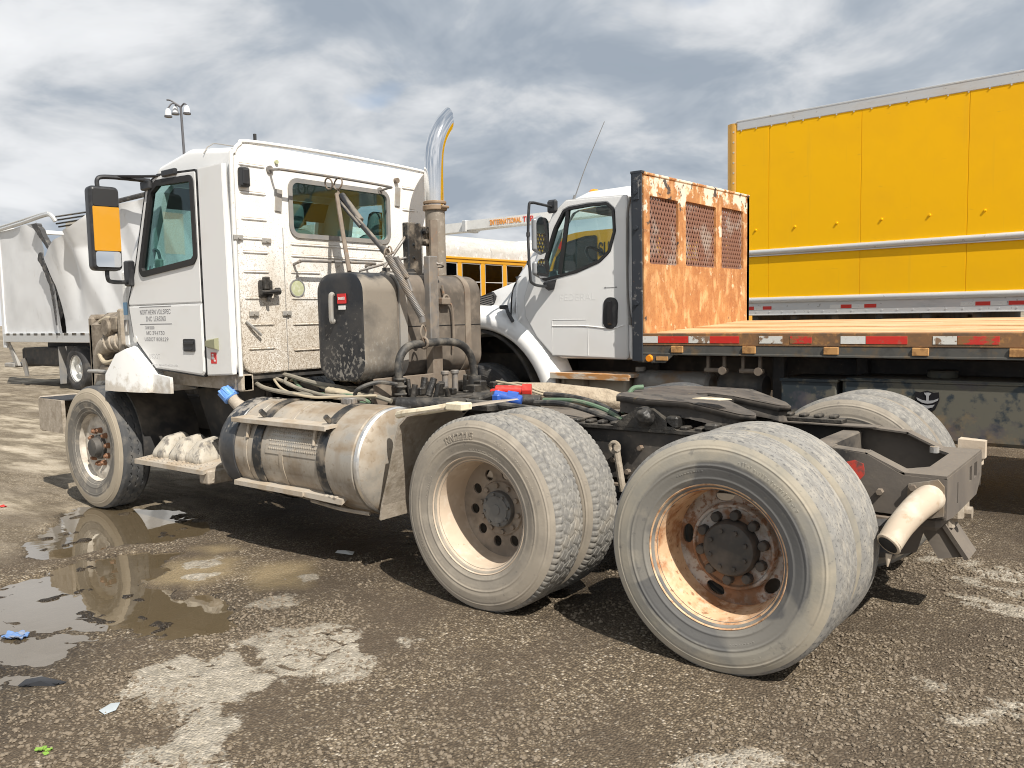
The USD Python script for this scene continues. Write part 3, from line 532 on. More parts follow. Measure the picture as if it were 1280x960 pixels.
def wheel(thing, at, side, style, tread, sw, tr, inner=False, label=None, text=None, marks=()):
    """at: centre; side -1: outer face towards -y. Sub-parts under one wheel group."""
    w = thing.group('wheel', label=label, at=at)
    def put(name, m, look, kind=None, smooth=35):
        if side > 0: m = rot(m, 180, (0, 0, 1))
        thing.part(name, mv(m, *thing.base), look, parent=w, smooth=smooth, kind=kind)
    side_m = cat(tyre_side(-1), tyre_side(1))
    put('tyre', flat_foot(side_m), sw, smooth=50)
    put('tread', flat_foot(tyre_tread(tread, 540 if not inner or tread == 'block' else 360)), tr, smooth=50)
    for k, (r_, h_, d0, d1, y_) in enumerate(marks): put('worn_marking', embossed(r_, h_, ((d0, d1),), y_, k + 3), sw, smooth=False)
    if text: put('lettering', text, sw, smooth=False)
    if style == 'hubdusty':
        put('rim', lathe(BARREL, n=72), 'rim_dusty')
        d = cat(disc_with_holes(.264, .0, [(.188, 10, .030, .028, 8)], .085, .012), lathe([(.150, .085), (.143, .074), (.0, .074)], n=40))
        put('rim_disc', d, 'rim_disc_dusty')
        put('hub', cat(lathe([(.098, .080), (.098, .050), (.094, .043), (.075, .041), (.073, .036), (.030, .034), (.028, .030), (0, .030)], n=40), *[bolt((.082 * math.cos(a), .043, .082 * math.sin(a)), (0, -1, 0), .009, .012) for a in np.arange(8) * math.pi / 4 + .2]), 'hub_grey')
        for k in range(10):
            a = k * math.pi / 5 + .45; put('wheel_nut', bolt((.125 * math.cos(a), .075, .125 * math.sin(a)), (0, -1, 0), .015, .016), 'rim_disc_dusty')
    elif style == 'hubrusty':
        put('rim', lathe(BARREL, n=72), 'rim_rusty')
        d = cat(disc_with_holes(.264, .15, [(.226, 5, .027, .045, 30)], .085, .012), lathe([(.264, .07), (.245, .082), (.20, .083), (.178, .074), (.172, .060), (.166, .054), (.155, .056), (.152, .070), (.0, .072)], n=64).apply_transform(np.eye(4)) if False else lathe([(.198, .086), (.194, .066), (.188, .056), (.178, .056), (.172, .066), (.0, .068)], n=64))
        put('rim_disc', d, 'rim_disc_rusty')
        put('hub', cat(lathe([(.124, .070), (.122, .024), (.112, .010), (.09, .006), (.0, .002)], n=40), *[bolt((.085 * math.cos(a), .008, .085 * math.sin(a)), (0, -1, 0), .011, .014) for a in np.arange(8) * math.pi / 4 + .35]), 'hub_black')
        for k in range(10):
            a = k * math.pi / 5 + .2; put('wheel_nut', cyl((.146 * math.cos(a), .068, .146 * math.sin(a)), (.146 * math.cos(a), .030, .146 * math.sin(a)), .024, .022, n=8, bev=.004), 'hub_black')
    elif style == 'steer':
        put('rim', lathe([(.262, .06), (.268, .02), (.276, -.04), (.283, -.085), (.290, -.100), (.299, -.110), (.306, -.120), (.310, -.123), (.312, -.118), (.302, -.104), (.296, -.100)], n=64), 'rim_white')
        d = cat(disc_with_holes(.276, .0, [], -.050, .012), lathe([(.276, -.045), (.235, -.062), (.205, -.062), (.185, -.052), (.0, -.052)], n=56))
        put('rim_disc', d, 'rim_white')
        put('hub', cat(lathe([(.102, -.05), (.100, -.078), (.082, -.082), (.080, -.110), (.072, -.128), (.045, -.132), (.0, -.132)], n=32)), 'hub_black')
        for k in range(10):
            a = k * math.pi / 5 + .15; put('wheel_nut', cat(cyl((.143 * math.cos(a), -.05, .143 * math.sin(a)), (.143 * math.cos(a), -.080, .143 * math.sin(a)), .027, .022, n=6), cyl((.143 * math.cos(a), -.08, .143 * math.sin(a)), (.143 * math.cos(a), -.094, .143 * math.sin(a)), .013, n=8)), 'nut_rusty', smooth=False)
    elif style == 'inner':
        put('rim', cat(lathe(BARREL, n=40), disc_with_holes(.262, .10, [(.188, 8, .028, .028, 8)], -.09, .012)), 'rim_disc_dusty')
    return w
# ------------------------------------------------------------------ the white road tractor in front
T = Thing('semi_tractor', 'white dirty day cab road tractor with no hood and rusty rear wheels, in front', 'truck', base=(-2.6, 0, 0))
tp = T.part
# --- cab shell
def cab_pts(r, infl=0):
    h = 1.05 - infl; P = []
    for x, z, w in ((-3.62, 1.17, h), (-3.62, 1.95, h), (-3.62, 2.74, h - .06), (-4.30, 2.815, h - .12), (-4.78, 2.75, h - .13), (-4.93, 2.67, h - .15), (-5.17, 1.93, h - .05), (-5.17, 1.30, h - .05), (-4.65, 1.17, h)):
        xi = x + (infl if x < -4.5 else -infl if x > -3.8 else 0); zi = z - (infl if z > 2.3 else 0) + (infl if z < 1.35 else 0)
        for s in (-1, 1): P.append((xi + (r if x < -4.5 else -r if x > -3.8 else 0), s * (w - r), zi + (-r if z > 2.3 else r if z < 1.35 else 0)))
    return P
outer = hull_r(cab_pts(.07), .07, 24); inner_ = hull_r(cab_pts(.03, .045), .03, 12)
side_win = rpoly([(-4.035, 2.555), (-4.50, 2.57), (-4.60, 2.52), (-4.80, 1.95), (-4.77, 1.905), (-4.07, 1.965), (-4.03, 2.0)], .035)
rear_win = rrect(-.545, 2.155, .42, 2.545, .06)
ws = Polygon([(-.86, 1.98), (.86, 1.98), (.78, 2.62), (-.78, 2.62)])
cabm = outer - inner_ - man(ext(side_win, 'y', -1.3, 1.3)) - man(ext(rear_win, 'x', -3.8, -3.4)) - man(ext(ws, 'x', -5.5, -4.7))
tp('cab_shell', tm(cabm), 'white_paint', smooth=40)
tp('windscreen', hull([(-5.155, -.86, 1.98), (-5.155, .86, 1.98), (-4.955, .78, 2.62), (-4.955, -.78, 2.62), (-5.150, -.86, 1.98), (-5.150, .86, 1.98), (-4.950, .78, 2.62), (-4.950, -.78, 2.62)]), 'cab_glass_clear')
# --- driver's door
door_o = rpoly([(-3.985, 2.60), (-4.50, 2.625), (-4.66, 2.57), (-4.90, 1.93), (-5.02, 1.70), (-4.965, 1.42), (-4.66, 1.185), (-4.01, 1.145), (-3.985, 1.17)], .02)
up = door_o.intersection(sbox(-6, 1.669, -3, 3)).difference(side_win.buffer(.012)); lo = door_o.intersection(sbox(-6, 1, -3, 1.665))
door = tp('door', cat(panel(up, 'y', -1.03, -1.061, .006), panel(lo, 'y', -1.03, -1.068, .008)), 'white_paint')
# the upper part of a cab side leans in: keep the plate on the shell by shear
tp('window_frame', ext(side_win.buffer(.022).difference(side_win.buffer(-.022)), 'y', -1.071, -1.03), 'rubber_seal', parent=door)
tp('window_pane', ext(side_win.buffer(-.015), 'y', -1.046, -1.042), 'cab_glass', parent=door)
tp('door_handle', cat(ext(rrect(-4.235, 1.318, -4.085, 1.41, .012), 'y', -1.076, -1.06), B(-4.225, -4.095, -1.083, -1.074, 1.372, 1.392, .003), B(-4.225, -4.12, -1.081, -1.074, 1.33, 1.345, .003)), 'black_plastic', parent=door)
def door_text():
    o = [B(-4.845, -4.385, -1.0695, -1.0675, 1.652, 1.657, .0005), B(-4.845, -4.385, -1.0695, -1.0675, 1.520, 1.525, .0005)]
    for t, h, x, z, w in (('NORTHERN VOLSPEC', .036, -4.84, 1.597, .44), ('INC', .036, -4.755, 1.545, .09), ('LEASING', .036, -4.64, 1.545, .17), ('GVW 80000', .024, -4.77, 1.483, .13), ('MC 394730', .028, -4.76, 1.441, .26), ('USDOT 808129', .028, -4.79, 1.393, .34)):
        o.append(text_xz(t, h, x, -1.0675, z, w, .0015))
    return cat(o)
tp('lettering', door_text(), 'lettering_grey', parent=door, smooth=False)
tp('lettering', cat(text_xz('USDOT', .034, -4.74, -1.0675, 1.26, .16, .0015), text_xz('NO SMOKING', .012, -4.70, -1.0675, 1.205, .36, .0015)), 'lettering_faint', parent=door, smooth=False)
tp('door_lock', cyl((-4.93, -1.066, 1.405), (-4.93, -1.071, 1.405), .028, n=20), 'white_paint_worn', parent=door)
tp('door_seal', ext(door_o.buffer(.012).difference(door_o.buffer(-.004)), 'y', -1.058, -1.03), 'rubber_seal')
# --- side panel behind the door, rear corner
tp('corner_panel', panel(rpoly([(-3.968, 2.615), (-3.66, 2.615), (-3.645, 1.16), (-3.968, 1.145)], .01), 'y', -1.03, -1.060, .006), 'white_paint')
tp('marker_lamp', cat(hull([(-3.945, -1.058, 1.345), (-3.945, -1.058, 1.405), (-3.80, -1.058, 1.42), (-3.80, -1.058, 1.33), (-3.93, -1.085, 1.36), (-3.93, -1.085, 1.395), (-3.81, -1.09, 1.41), (-3.81, -1.09, 1.345)])), 'olive_lens')
tp('sticker', ext(rrect(-3.905, 1.235, -3.835, 1.315, .004), 'y', -1.0615, -1.0600), 'sticker_red')
tp('sticker_print', cat(B(-3.895, -3.862, -1.063, -1.061, 1.265, 1.285, .0005), B(-3.868, -3.848, -1.063, -1.061, 1.25, 1.262, .0005), B(-3.89, -3.87, -1.063, -1.061, 1.292, 1.304, .0005)), 'sticker_white')
tp('roof_seam', tube([(-4.02, -.965, 2.735), (-4.02, -.90, 2.805), (-4.02, -.7, 2.822), (-4.02, .7, 2.822)], .004, 6, 3), 'grey_trim')
tp('roof_antenna', cyl((-3.75, -.72, 2.77), (-3.75, -.72, 2.87), .012, n=8), 'rubber_seal')
tp('visor_lamp', cat(ext(rpoly([(-4.93, 2.60), (-4.80, 2.74), (-4.77, 2.74), (-4.86, 2.58)], .005), 'y', -.83, -.80)), 'olive_lens')
# --- rear wall
rp = rrect(-1.0, 1.16, 1.0, 2.76, .10)
tp('rear_panel', panel(rp.difference(rear_win), 'x', -3.63, -3.600, .006), 'white_rear_muddy')
tp('rear_edge_trim', cat(tube([(-3.607, -1.022, 1.15), (-3.607, -1.022, 2.55), (-3.607, -1.0, 2.68), (-3.607, -.95, 2.745), (-3.607, -.84, 2.775), (-3.607, 0, 2.79), (-3.607, .84, 2.775), (-3.607, .95, 2.745), (-3.607, 1.0, 2.68), (-3.607, 1.022, 2.55), (-3.607, 1.022, 1.15)], .015, 10)), 'white_paint_worn')
tp('rear_window_frame', ext(rear_win.buffer(.022).difference(rear_win.buffer(-.012)), 'x', -3.625, -3.588), 'grey_trim')
tp('rear_window_pane', ext(rear_win.buffer(-.008), 'x', -3.611, -3.607), 'cab_glass')
def bead(y0, y1, z):
    return cat(tube([(-3.603, y0, z), (-3.598, y0 + .015, z), (-3.598, y1 - .015, z), (-3.603, y1, z)], .0075, 6, 0))
for y0, y1, zs in ((-.97, -.76, (2.61, 2.42, 2.24, 2.105, 2.01, 1.875, 1.69)), (-.955, -.735, (1.505, 1.335)), (-.56, .35, (2.085, 2.0)), (-.57, -.30, (1.88, 1.69, 1.50, 1.31)), (-.25, .35, (1.80,)), (.59, .74, (2.61, 2.43, 2.24, 2.1, 1.95))):
    for z in zs:
        pr_ = tp('pressed_rib', bead(y0, y1, z), 'white_rear_muddy'); tp('dirt_line', B(-3.601, -3.596, y0 + .005, y1 - .005, z + .005, z + .012, .001), 'mud_metal', parent=pr_)  # dark strip along each rib stands in for its thin shadow
tp('panel_seam', cat(B(-3.602, -3.5985, -.628, -.622, 1.17, 2.2, .001)), 'grey_trim')
tp('work_lamp', cat(B(-3.60, -3.555, -.985, -.905, 2.452, 2.588, .012), B(-3.56, -3.545, -.972, -.918, 2.468, 2.572, .006)), 'black_plastic')
for y, z, s in ((-.655, 2.39, 1), (.535, 2.53, -1)): tp('vent_plate', rot(B(-3.60, -3.588, y - .028, y + .028, z - .08, z + .08, .003), -5, (1, 0, 0), (-3.6, y, z)), 'strap_grey')
tp('latch', cat(B(-3.60, -3.56, -.86, -.755, 1.70, 1.82, .01), B(-3.57, -3.53, -.845, -.80, 1.75, 1.84, .006), cyl((-3.545, -.87, 1.73), (-3.545, -.71, 1.74), .017, n=10), B(-3.575, -3.545, -.74, -.70, 1.715, 1.765, .006), cyl((-3.56, -.80, 1.70), (-3.56, -.80, 1.665), .014, n=8)), 'greasy_black')
tp('round_emblem', cat(lathe([(.062, 0), (.062, .008), (.055, .010), (.0, .010)], (-3.602, -.52, 1.765), (1, 0, 0), 28)), 'disc_olive')
tp('emblem_ring', lathe([(.067, .0), (.067, .012), (.058, .012), (.058, .0)], (-3.602, -.52, 1.765), (1, 0, 0), 28), 'grey_trim')
for y, z in ((-1.0, 2.105), (-.77, 2.095), (-.90, 1.58), (-.62, 1.58)): tp('bracket', cat(B(-3.60, -3.585, y - .04, y + .035, z - .015, z + .02, .003), bolt((-3.588, y, z), (1, 0, 0), .012, .012)), 'strap_grey')
tp('bracket', tube([(-3.595, -.97, 1.53), (-3.575, -.92, 1.48), (-3.575, -.865, 1.43)], .011, 6), 'strap_grey')
tp('grab_rod', cat(tube([(-3.60, -.72, 2.60), (-3.50, -.72, 2.59), (-3.46, -.68, 2.585), (-3.46, -.2, 2.585), (-3.46, .30, 2.575), (-3.50, .335, 2.57), (-3.60, .335, 2.56)], .010, 8), cyl((-3.60, -.72, 2.60), (-3.585, -.72, 2.60), .028, n=12), cyl((-3.60, .335, 2.56), (-3.585, .335, 2.56), .028, n=12)), 'steel_worn')
tp('grab_rod', tube([(-3.60, -.54, 1.94), (-3.52, -.54, 1.955), (-3.50, -.5, 1.96), (-3.50, .12, 1.965), (-3.52, .16, 1.96), (-3.60, .16, 1.95)], .011, 8), 'steel_worn')
tp('marker_stud', cyl((-3.60, .52, 2.66), (-3.57, .52, 2.66), .022, n=12), 'brown_steel'); tp('marker_stud', cyl((-3.60, -.66, 2.66), (-3.585, -.66, 2.66), .015, n=10), 'disc_olive')
tp('cab_sill', cat(ext([(-5.0, 1.30), (-4.66, 1.19), (-3.64, 1.155), (-3.60, 1.155), (-3.60, 1.045), (-4.50, 1.06), (-4.72, 1.05), (-4.95, 1.18)], 'y', -1.0, -.93), B(-3.66, -3.60, -1.02, -.93, 1.04, 1.16, .01)), 'mud_metal')
tp('cab_floor', B(-5.1, -3.62, -.98, .98, 1.10, 1.20, .02), 'black_dusty')
# --- cab interior
tp('dashboard', hull([(-4.62, -.95, 1.80), (-4.62, .95, 1.80), (-5.08, -.95, 1.93), (-5.08, .95, 1.93), (-4.70, -.95, 1.95), (-4.70, .95, 1.95), (-4.75, -.95, 1.4), (-4.75, .95, 1.4), (-5.1, -.95, 1.4), (-5.1, .95, 1.4)]), 'interior_grey')
def torus(c, ax, R, r, n=36):
    t, a, b = frame_of(ax); th = np.linspace(0, 2 * np.pi, n + 1); return tube([np.asarray(c) + R * (math.cos(q) * a + math.sin(q) * b) for q in th], r, 8, 0)
tp('steering_wheel', cat(torus((-4.44, -.46, 2.0), (.75, 0, .9), .215, .016), cyl((-4.44, -.46, 2.0), (-4.62, -.46, 1.80), .03), tube([(-4.44, -.67, 2.0), (-4.44, -.25, 2.0)], .014, 6, 0)), 'interior_grey')
for y in (-.48, .48):
    tp('seat', cat(tm(hull_r([(-3.85, y - .2, 1.5), (-3.85, y + .2, 1.5), (-3.75, y - .17, 2.15), (-3.75, y + .17, 2.15)], .07)), tm(hull_r([(-3.85, y - .2, 1.48), (-3.85, y + .2, 1.48), (-4.3, y - .2, 1.5), (-4.3, y + .2, 1.5)], .08)), tm(hull_r([(-3.74, y - .1, 2.27), (-3.74, y + .1, 2.27), (-3.73, y - .09, 2.36), (-3.73, y + .09, 2.36)], .05))), 'seat_cloth')
tp('grab_handle', tube([(-4.78, -.99, 1.80), (-4.80, -.985, 2.05), (-4.70, -.97, 2.08), (-4.66, -.96, 1.86)], .012, 6), 'interior_grey')
tp('door_trim', cat(B(-4.72, -4.62, -1.0, -.97, 1.86, 2.02, .01)), 'interior_tan')
tp('head_liner', B(-4.75, -3.70, -.86, .86, 2.66, 2.70, .01), 'interior_tan')
tp('sun_visor', hull([(-4.78, -.8, 2.60), (-4.78, .8, 2.60), (-4.86, -.8, 2.44), (-4.86, .8, 2.44), (-4.80, -.8, 2.60), (-4.80, .8, 2.60), (-4.88, -.8, 2.44), (-4.88, .8, 2.44)]), 'interior_grey')
# --- mirror
mir = T.group('mirror')
mp = lambda n, m, l, **k: tp(n, m, l, parent=mir, **k)
def mir_box(o, y0, y1, z0, z1, x0, x1, r): return tm(hull_r([(x, y, z) for x in (x0 + r, x1 - r) for y in (y0 + r, y1 - r) for z in (z0 + r, z1 - r)], r, 16))
# the mirror head faces rearward, a little towards the cab
MR = lambda m: rot(m, -8, (0, 0, 1), (-4.80, -1.30, 2.2))
mp('mirror_housing', MR(mir_box(0, -1.42, -1.205, 1.93, 2.555, -4.92, -4.79, .035)), 'black_plastic')
mp('mirror_cover', MR(ext(rrect(-1.400, 2.405, -1.222, 2.53, .02), 'x', -4.79, -4.785)), 'rubber_seal')
mp('amber_sticker', MR(ext(rrect(-1.405, 2.075, -1.217, 2.40, .006), 'x', -4.79, -4.784)), 'amber_sticker')
mp('mirror_glass', MR(ext(rrect(-1.400, 1.955, -1.222, 2.07, .02), 'x', -4.79, -4.785)), 'mirror_glass')
mp('mirror_arm', cat(tube([(-4.84, -1.34, 2.54), (-4.84, -1.34, 2.60), (-4.83, -1.30, 2.625), (-4.75, -1.18, 2.62), (-4.62, -1.05, 2.60)], .017, 8), tube([(-4.83, -1.25, 2.635), (-4.50, -1.06, 2.62), (-4.30, -1.06, 2.625)], .011, 6), B(-4.40, -4.22, -1.085, -1.055, 2.60, 2.645, .006), B(-4.70, -4.56, -1.09, -1.02, 2.53, 2.60, .01)), 'black_plastic')
mp('mirror_arm', cat(tube([(-4.85, -1.30, 1.94), (-4.85, -1.30, 1.88), (-4.87, -1.27, 1.852), (-4.92, -1.16, 1.85), (-4.96, -1.08, 1.855)], .016, 8), B(-5.0, -4.91, -1.10, -1.045, 1.82, 2.02, .012)), 'black_plastic')
# --- fender, front end with the hood gone
fend = Polygon([(-5.42, 1.05), (-5.36, 1.10), (-5.24, 1.27), (-5.10, 1.40), (-4.98, 1.40), (-4.86, 1.28), (-4.68, 1.17), (-4.44, 1.12), (-4.44, 1.00), (-4.70, .985), (-5.0, .985), (-5.2, 1.0)])
def loft_y(poly, ys, scales, dz=0.0):
    pts = []
    for y, s in zip(ys, scales):
        for x, z in np.array(poly.exterior.coords)[:-1]: pts.append((-4.95 + (x + 4.95) * s, y, 1.0 + (z - 1.0) * s))
    return pts
tp('front_fender', hull([(-5.36, -1.0, 1.07), (-5.16, -1.0, 1.33), (-4.96, -1.0, 1.37), (-5.36, -.75, 1.08), (-5.16, -.75, 1.36), (-4.9, -.75, 1.38), (-4.98, -1.19, 1.0), (-5.22, -1.19, 1.0), (-5.22, -1.18, 1.13), (-5.07, -1.165, 1.29), (-4.95, -1.15, 1.33), (-4.86, -1.14, 1.28), (-4.66, -1.15, 1.0), (-4.64, -1.12, 1.14), (-4.72, -1.0, 1.20), (-4.62, -.75, 1.0), (-5.34, -.75, 1.0), (-5.34, -1.05, .99)]), 'white_fender', smooth=28)
tp('fender_skirt', ext([(-4.70, 1.15), (-4.40, 1.12), (-4.40, 1.0), (-4.70, .995)], 'y', -1.10, -1.075), 'white_fender')
ar_ = [(-5.552 + .60 * math.cos(a), .52 + .56 * math.sin(a)) for a in np.linspace(-.15, 1.5, 14)]
tp('wheel_arch_lining', ext(Polygon(ar_ + [(x + .012, z + .012) for x, z in ar_[::-1]]), 'y', -1.04, -.55), 'black_dusty', smooth=60)
tp('cowl_panel', cat(B(-5.22, -5.13, -1.01, 1.0, 1.34, 1.96, .02)), 'white_paint_worn')
tp('cowl_sticker', B(-5.135, -5.128, -1.015, -1.006, 1.56, 1.68, .001) if False else ext(rrect(-5.20, 1.60, -5.14, 1.70, .004), 'y', -1.013, -1.009), 'sticker_blue')
tp('cowl_plate', ext(rrect(-5.20, 1.44, -5.14, 1.56, .006).difference(rrect(-5.185, 1.465, -5.155, 1.54, .004)), 'y', -1.014, -1.009), 'grey_trim')
# engine, seen ahead of the cowl
tp('engine_block', cat(B(-6.4, -5.25, -.30, .30, .75, 1.45, .05), B(-6.3, -5.3, -.22, .22, 1.45, 1.60, .04), *[cyl((-6.2 + .16 * k, -.30, 1.35), (-6.2 + .16 * k, -.36, 1.35), .04, n=10) for k in range(6)]), 'engine_brown')
tp('radiator', cat(B(-6.70, -6.60, -.60, .60, .75, 1.60, .02), B(-6.72, -6.58, -.58, .58, 1.56, 1.62, .02)), 'engine_brown')
shp = Polygon([(-.63, .78), (.63, .78), (.63, 1.52), (.45, 1.635), (0, 1.67), (-.45, 1.635), (-.63, 1.52)])
tp('fan_shroud', cat(ext(shp.difference(shp.buffer(-.03)), 'x', -6.60, -6.28), ext(shp.difference(Point(0, 1.15).buffer(.40)), 'x', -6.60, -6.57)), 'engine_brown')
tp('shroud_rim', ext(shp.buffer(.012).difference(shp.buffer(-.03)), 'x', -6.33, -6.28), 'black_dusty')
tp('charge_pipe', cat(tube([(-6.45, -.60, 1.08), (-6.35, -.64, 1.24), (-6.15, -.66, 1.36), (-5.85, -.66, 1.37), (-5.45, -.62, 1.42), (-5.2, -.58, 1.46)], .082, 14), *[torus(c, (1, -.1, .2), .086, .013, 16) for c in ((-6.10, -.66, 1.365), (-6.0, -.66, 1.367), (-5.90, -.66, 1.37), (-5.70, -.645, 1.39))]), 'mud_metal')
tp('coolant_pipe', cat(tube([(-6.4, -.64, 1.0), (-6.2, -.70, 1.13), (-5.9, -.72, 1.10), (-5.5, -.68, 1.2)], .036, 10)), 'engine_brown')
tp('wiring_loom', cat(tube([(-6.3, -.70, 1.26), (-6.1, -.74, 1.18), (-5.8, -.72, 1.24)], .020, 8), tube([(-6.45, -.6, 1.55), (-6.2, -.64, 1.58), (-5.9, -.64, 1.52), (-5.7, -.66, 1.36)], .018, 8)), 'wire_tan')
tp('filter_housing', cat(cyl((-6.05, -.60, 1.50), (-6.05, -.76, 1.50), .085, n=16, bev=.015), B(-6.02, -5.86, -.74, -.62, 1.46, 1.60, .02)), 'engine_brown')
tp('engine_bracket', B(-5.82, -5.74, -.76, -.62, 1.2, 1.66, .015), 'mud_metal')
tp('engine_tray', B(-6.35, -5.45, -.80, -.58, 1.085, 1.115, .01), 'strap_grey')
tp('washer_tank', hull([(-6.15, -.84, .90), (-5.80, -.84, .98), (-5.80, -.64, .98), (-6.15, -.64, .90), (-6.12, -.84, 1.08), (-5.78, -.84, 1.08), (-6.12, -.64, 1.08), (-5.78, -.64, 1.08)]), 'mud_metal')
tp('front_bumper', cat(hull([(-6.62, -1.12, .58), (-6.62, -1.12, .87), (-6.10, -1.15, .58), (-6.10, -1.15, .87), (-6.62, -1.05, .58), (-6.62, -1.05, .87), (-6.10, -1.12, .58), (-6.10, -1.12, .87)]), B(-6.70, -6.60, -1.1, 1.1, .56, .88, .02), ), 'mud_metal')
tp('bumper_bracket', B(-6.60, -6.12, -1.12, -.6, .862, .876, .003), 'rubber_seal')  # black plate added to paint the shaded hollow of the bumper
tp('mud_lump', noisy(tm(hull_r([(-5.60, -1.05, 1.025), (-5.50, -1.0, 1.03), (-5.45, -.95, 1.03)], .03, 16)), .02, 20, 4), 'white_mud')
# --- chassis
for s in (-1, 1):
    y0, y1 = s * .43, s * .40
    web = [(.73, .61), (.63, .60), (-1.0, .62), (-6.2, .62), (-6.2, .87), (-.4, .885), (.22, .885), (.40, .865), (.55, .785), (.73, .78)]
    tp('frame_rail', cat(ext(web, 'y', y0 - .004, y0 + .004), *[B(a, b, s * .43, s * .345, z, z + .012, .003) for a, b, z in ((-6.2, .24, .878), (-6.2, .68, .612))],
        hull([(.22, s * .43, .886), (.40, s * .43, .872), (.22, s * .345, .886), (.40, s * .345, .872), (.22, s * .43, .876), (.40, s * .43, .862), (.22, s * .345, .876), (.40, s * .345, .862)]),
        hull([(.39, s * .43, .875), (.56, s * .43, .796), (.39, s * .345, .875), (.56, s * .345, .796), (.39, s * .43, .863), (.56, s * .43, .784), (.39, s * .345, .863), (.56, s * .345, .784)])), 'black_frame')
    if s < 0:
        for x, z in ((.46, .70), (.60, .735), (.20, .72), (-.78, .80), (-.72, .74), (-.95, .72), (-.86, .66), (-.62, .68), (.35, .63)): tp('frame_bolt', bolt((x, -.434, z), (0, -1, 0), .016, .028), 'brown_steel')
tp('end_crossmember', cat(ext(Polygon([(-.43, .785), (.43, .785), (.43, .66), (.30, .585), (-.30, .585), (-.43, .60)]).difference(sbox(.10, .68, .16, .755)).difference(sbox(.22, .68, .30, .755)).difference(sbox(-.2, .63, -.18, .73)), 'x', .722, .734),
    ext(Polygon([(.732, -.43), (.732, .43), (.52, .43), (.56, .30), (.62, .22), (.62, -.22), (.56, -.30), (.42, -.43)]), 'z', .782, .796)), 'black_frame')
tp('tail_lamp_bolt', cyl((.56, .18, .80), (.56, .18, .83), .022, n=10), 'alu_bright')
tp('red_paint_mark', ext(noisy_poly([(.22, .80), (.31, .80), (.32, .73), (.23, .72)]) if False else Polygon([(.30, .82), (.345, .835), (.385, .82), (.39, .77), (.37, .745), (.315, .75), (.295, .78)]), 'y', -.4365, -.434), 'red_faded')
for x in (-3.3, -2.2, -.66, .1): tp('crossmember', B(x - .05, x + .05, -.40, .40, .66, .86, .01), 'black_frame')
tp('tail_tube', cat(tube([(.67, -.43, .695), (.655, -.51, .685), (.63, -.59, .655), (.60, -.67, .605), (.575, -.74, .545)], [.062, .062, .058, .054, .052], 20), torus((.574, -.742, .543), (-.40, -.72, -.57), .047, .008, 22)), 'pipe_cream')
tp('tail_tube_bore', cyl((.580, -.732, .552), (.5705, -.7485, .5375), .043, n=18), 'rubber_seal')
tp('tail_tube_flange', cat(ext(Polygon([(.57, .63), (.58, .75), (.70, .78), (.725, .75), (.725, .62), (.66, .60)]), 'y', -.447, -.434)), 'stack_dirty')
tp('tube_flap', cat(tube([(.575, -.74, .50), (.573, -.743, .475), (.571, -.745, .445)], [.014, .010, .003], 6)), 'pipe_cream')
tp('tow_stub', cat(hull([(.62, .44, .84), (.62, .44, .73), (.62, .53, .84), (.62, .53, .73), (.745, .45, .835), (.745, .45, .745), (.745, .51, .835), (.745, .51, .745)]), B(.69, .735, .46, .50, .70, .75, .01)), 'pipe_cream')
tp('mudflap_stub', cat(hull([(.50, .02, .50), (.50, .16, .50), (.62, .02, .49), (.62, .16, .49), (.72, .06, .315), (.72, .20, .315), (.62, .02, .30), (.62, .16, .30)]), hull([(.61, .0, .505), (.61, .20, .505), (.73, .04, .305), (.73, .24, .305), (.63, .0, .512), (.63, .20, .512), (.75, .04, .312), (.75, .24, .312)])), 'black_frame')
tp('mudflap_bracket', cat(B(.56, .72, .02, .22, .49, .60, .02), cyl((.55, .1, .53), (.75, .1, .53), .03, n=10), cyl((.66, .05, .56), (.66, .05, .46), .025, n=10)), 'mud_metal')
tp('suspension_hanger', cat(hull([(.30, -.40, .62), (.66, -.38, .62), (.60, -.35, .42), (.42, -.35, .36), (.30, -.40, .45)]), B(.25, .7, -.38, .38, .53, .60, .02)), 'black_frame')
tp('air_tank', cat(cyl((.36, -.36, .44), (.36, .36, .44), .115, n=24, bev=.03)), 'stack_dirty')
tp('brake_bracket', cat(B(.26, .34, -.32, -.28, .22, .40, .01), hull([(.28, -.34, .22), (.36, -.30, .23), (.36, -.18, .33), (.30, -.20, .33)]), cyl((.33, -.36, .22), (.33, -.30, .22), .05, n=10)), 'brown_steel')
for x in (0, -1.32):
    tp('axle', cat(cyl((x, -.95, .51), (x, .95, .51), .065, n=16), lathe([(0, -.16), (.13, -.12), (.19, 0), (.13, .12), (0, .16)], (x, 0, .52), (0, 1, 0), 20), *[cyl((x, s * .6, .51), (x, s * .66, .51), .20, n=24) for s in (-1, 1)]), 'black_dusty')
    for s in (-1, 1):
        tp('brake_chamber', cat(cyl((x + .22, s * .45, .60), (x + .22, s * .62, .60), .085, n=16, bev=.02)), 'black_dusty')
        tp('leaf_spring', cat(*[B(x - .60 + .08 * k, x + .60 - .08 * k, s * .36, s * .45, .57 - .022 * k, .588 - .022 * k, .003) for k in range(5)]), 'brown_steel')
        tp('air_bellows', lathe([(.10, 0), (.12, .03), (.105, .06), (.125, .09), (.105, .12), (.12, .15), (.10, .18)], (x + .42, s * .38, .40), (0, 0, 1), 18), 'tyre_dark')
tp('axle', cat(cyl((-5.552, -.9, .49), (-5.552, .9, .49), .06, n=14), B(-5.66, -5.44, -.55, .55, .50, .60, .02)), 'black_dusty')
tp('shock_absorber', cat(cyl((-.92, -.47, .80), (-.88, -.52, .80), .02, n=8), torus((-.91, -.50, .80), (0, 1, 0), .028, .012, 14), cyl((-.90, -.50, .80), (-.86, -.50, .56), .02, n=10)), 'mud_metal')
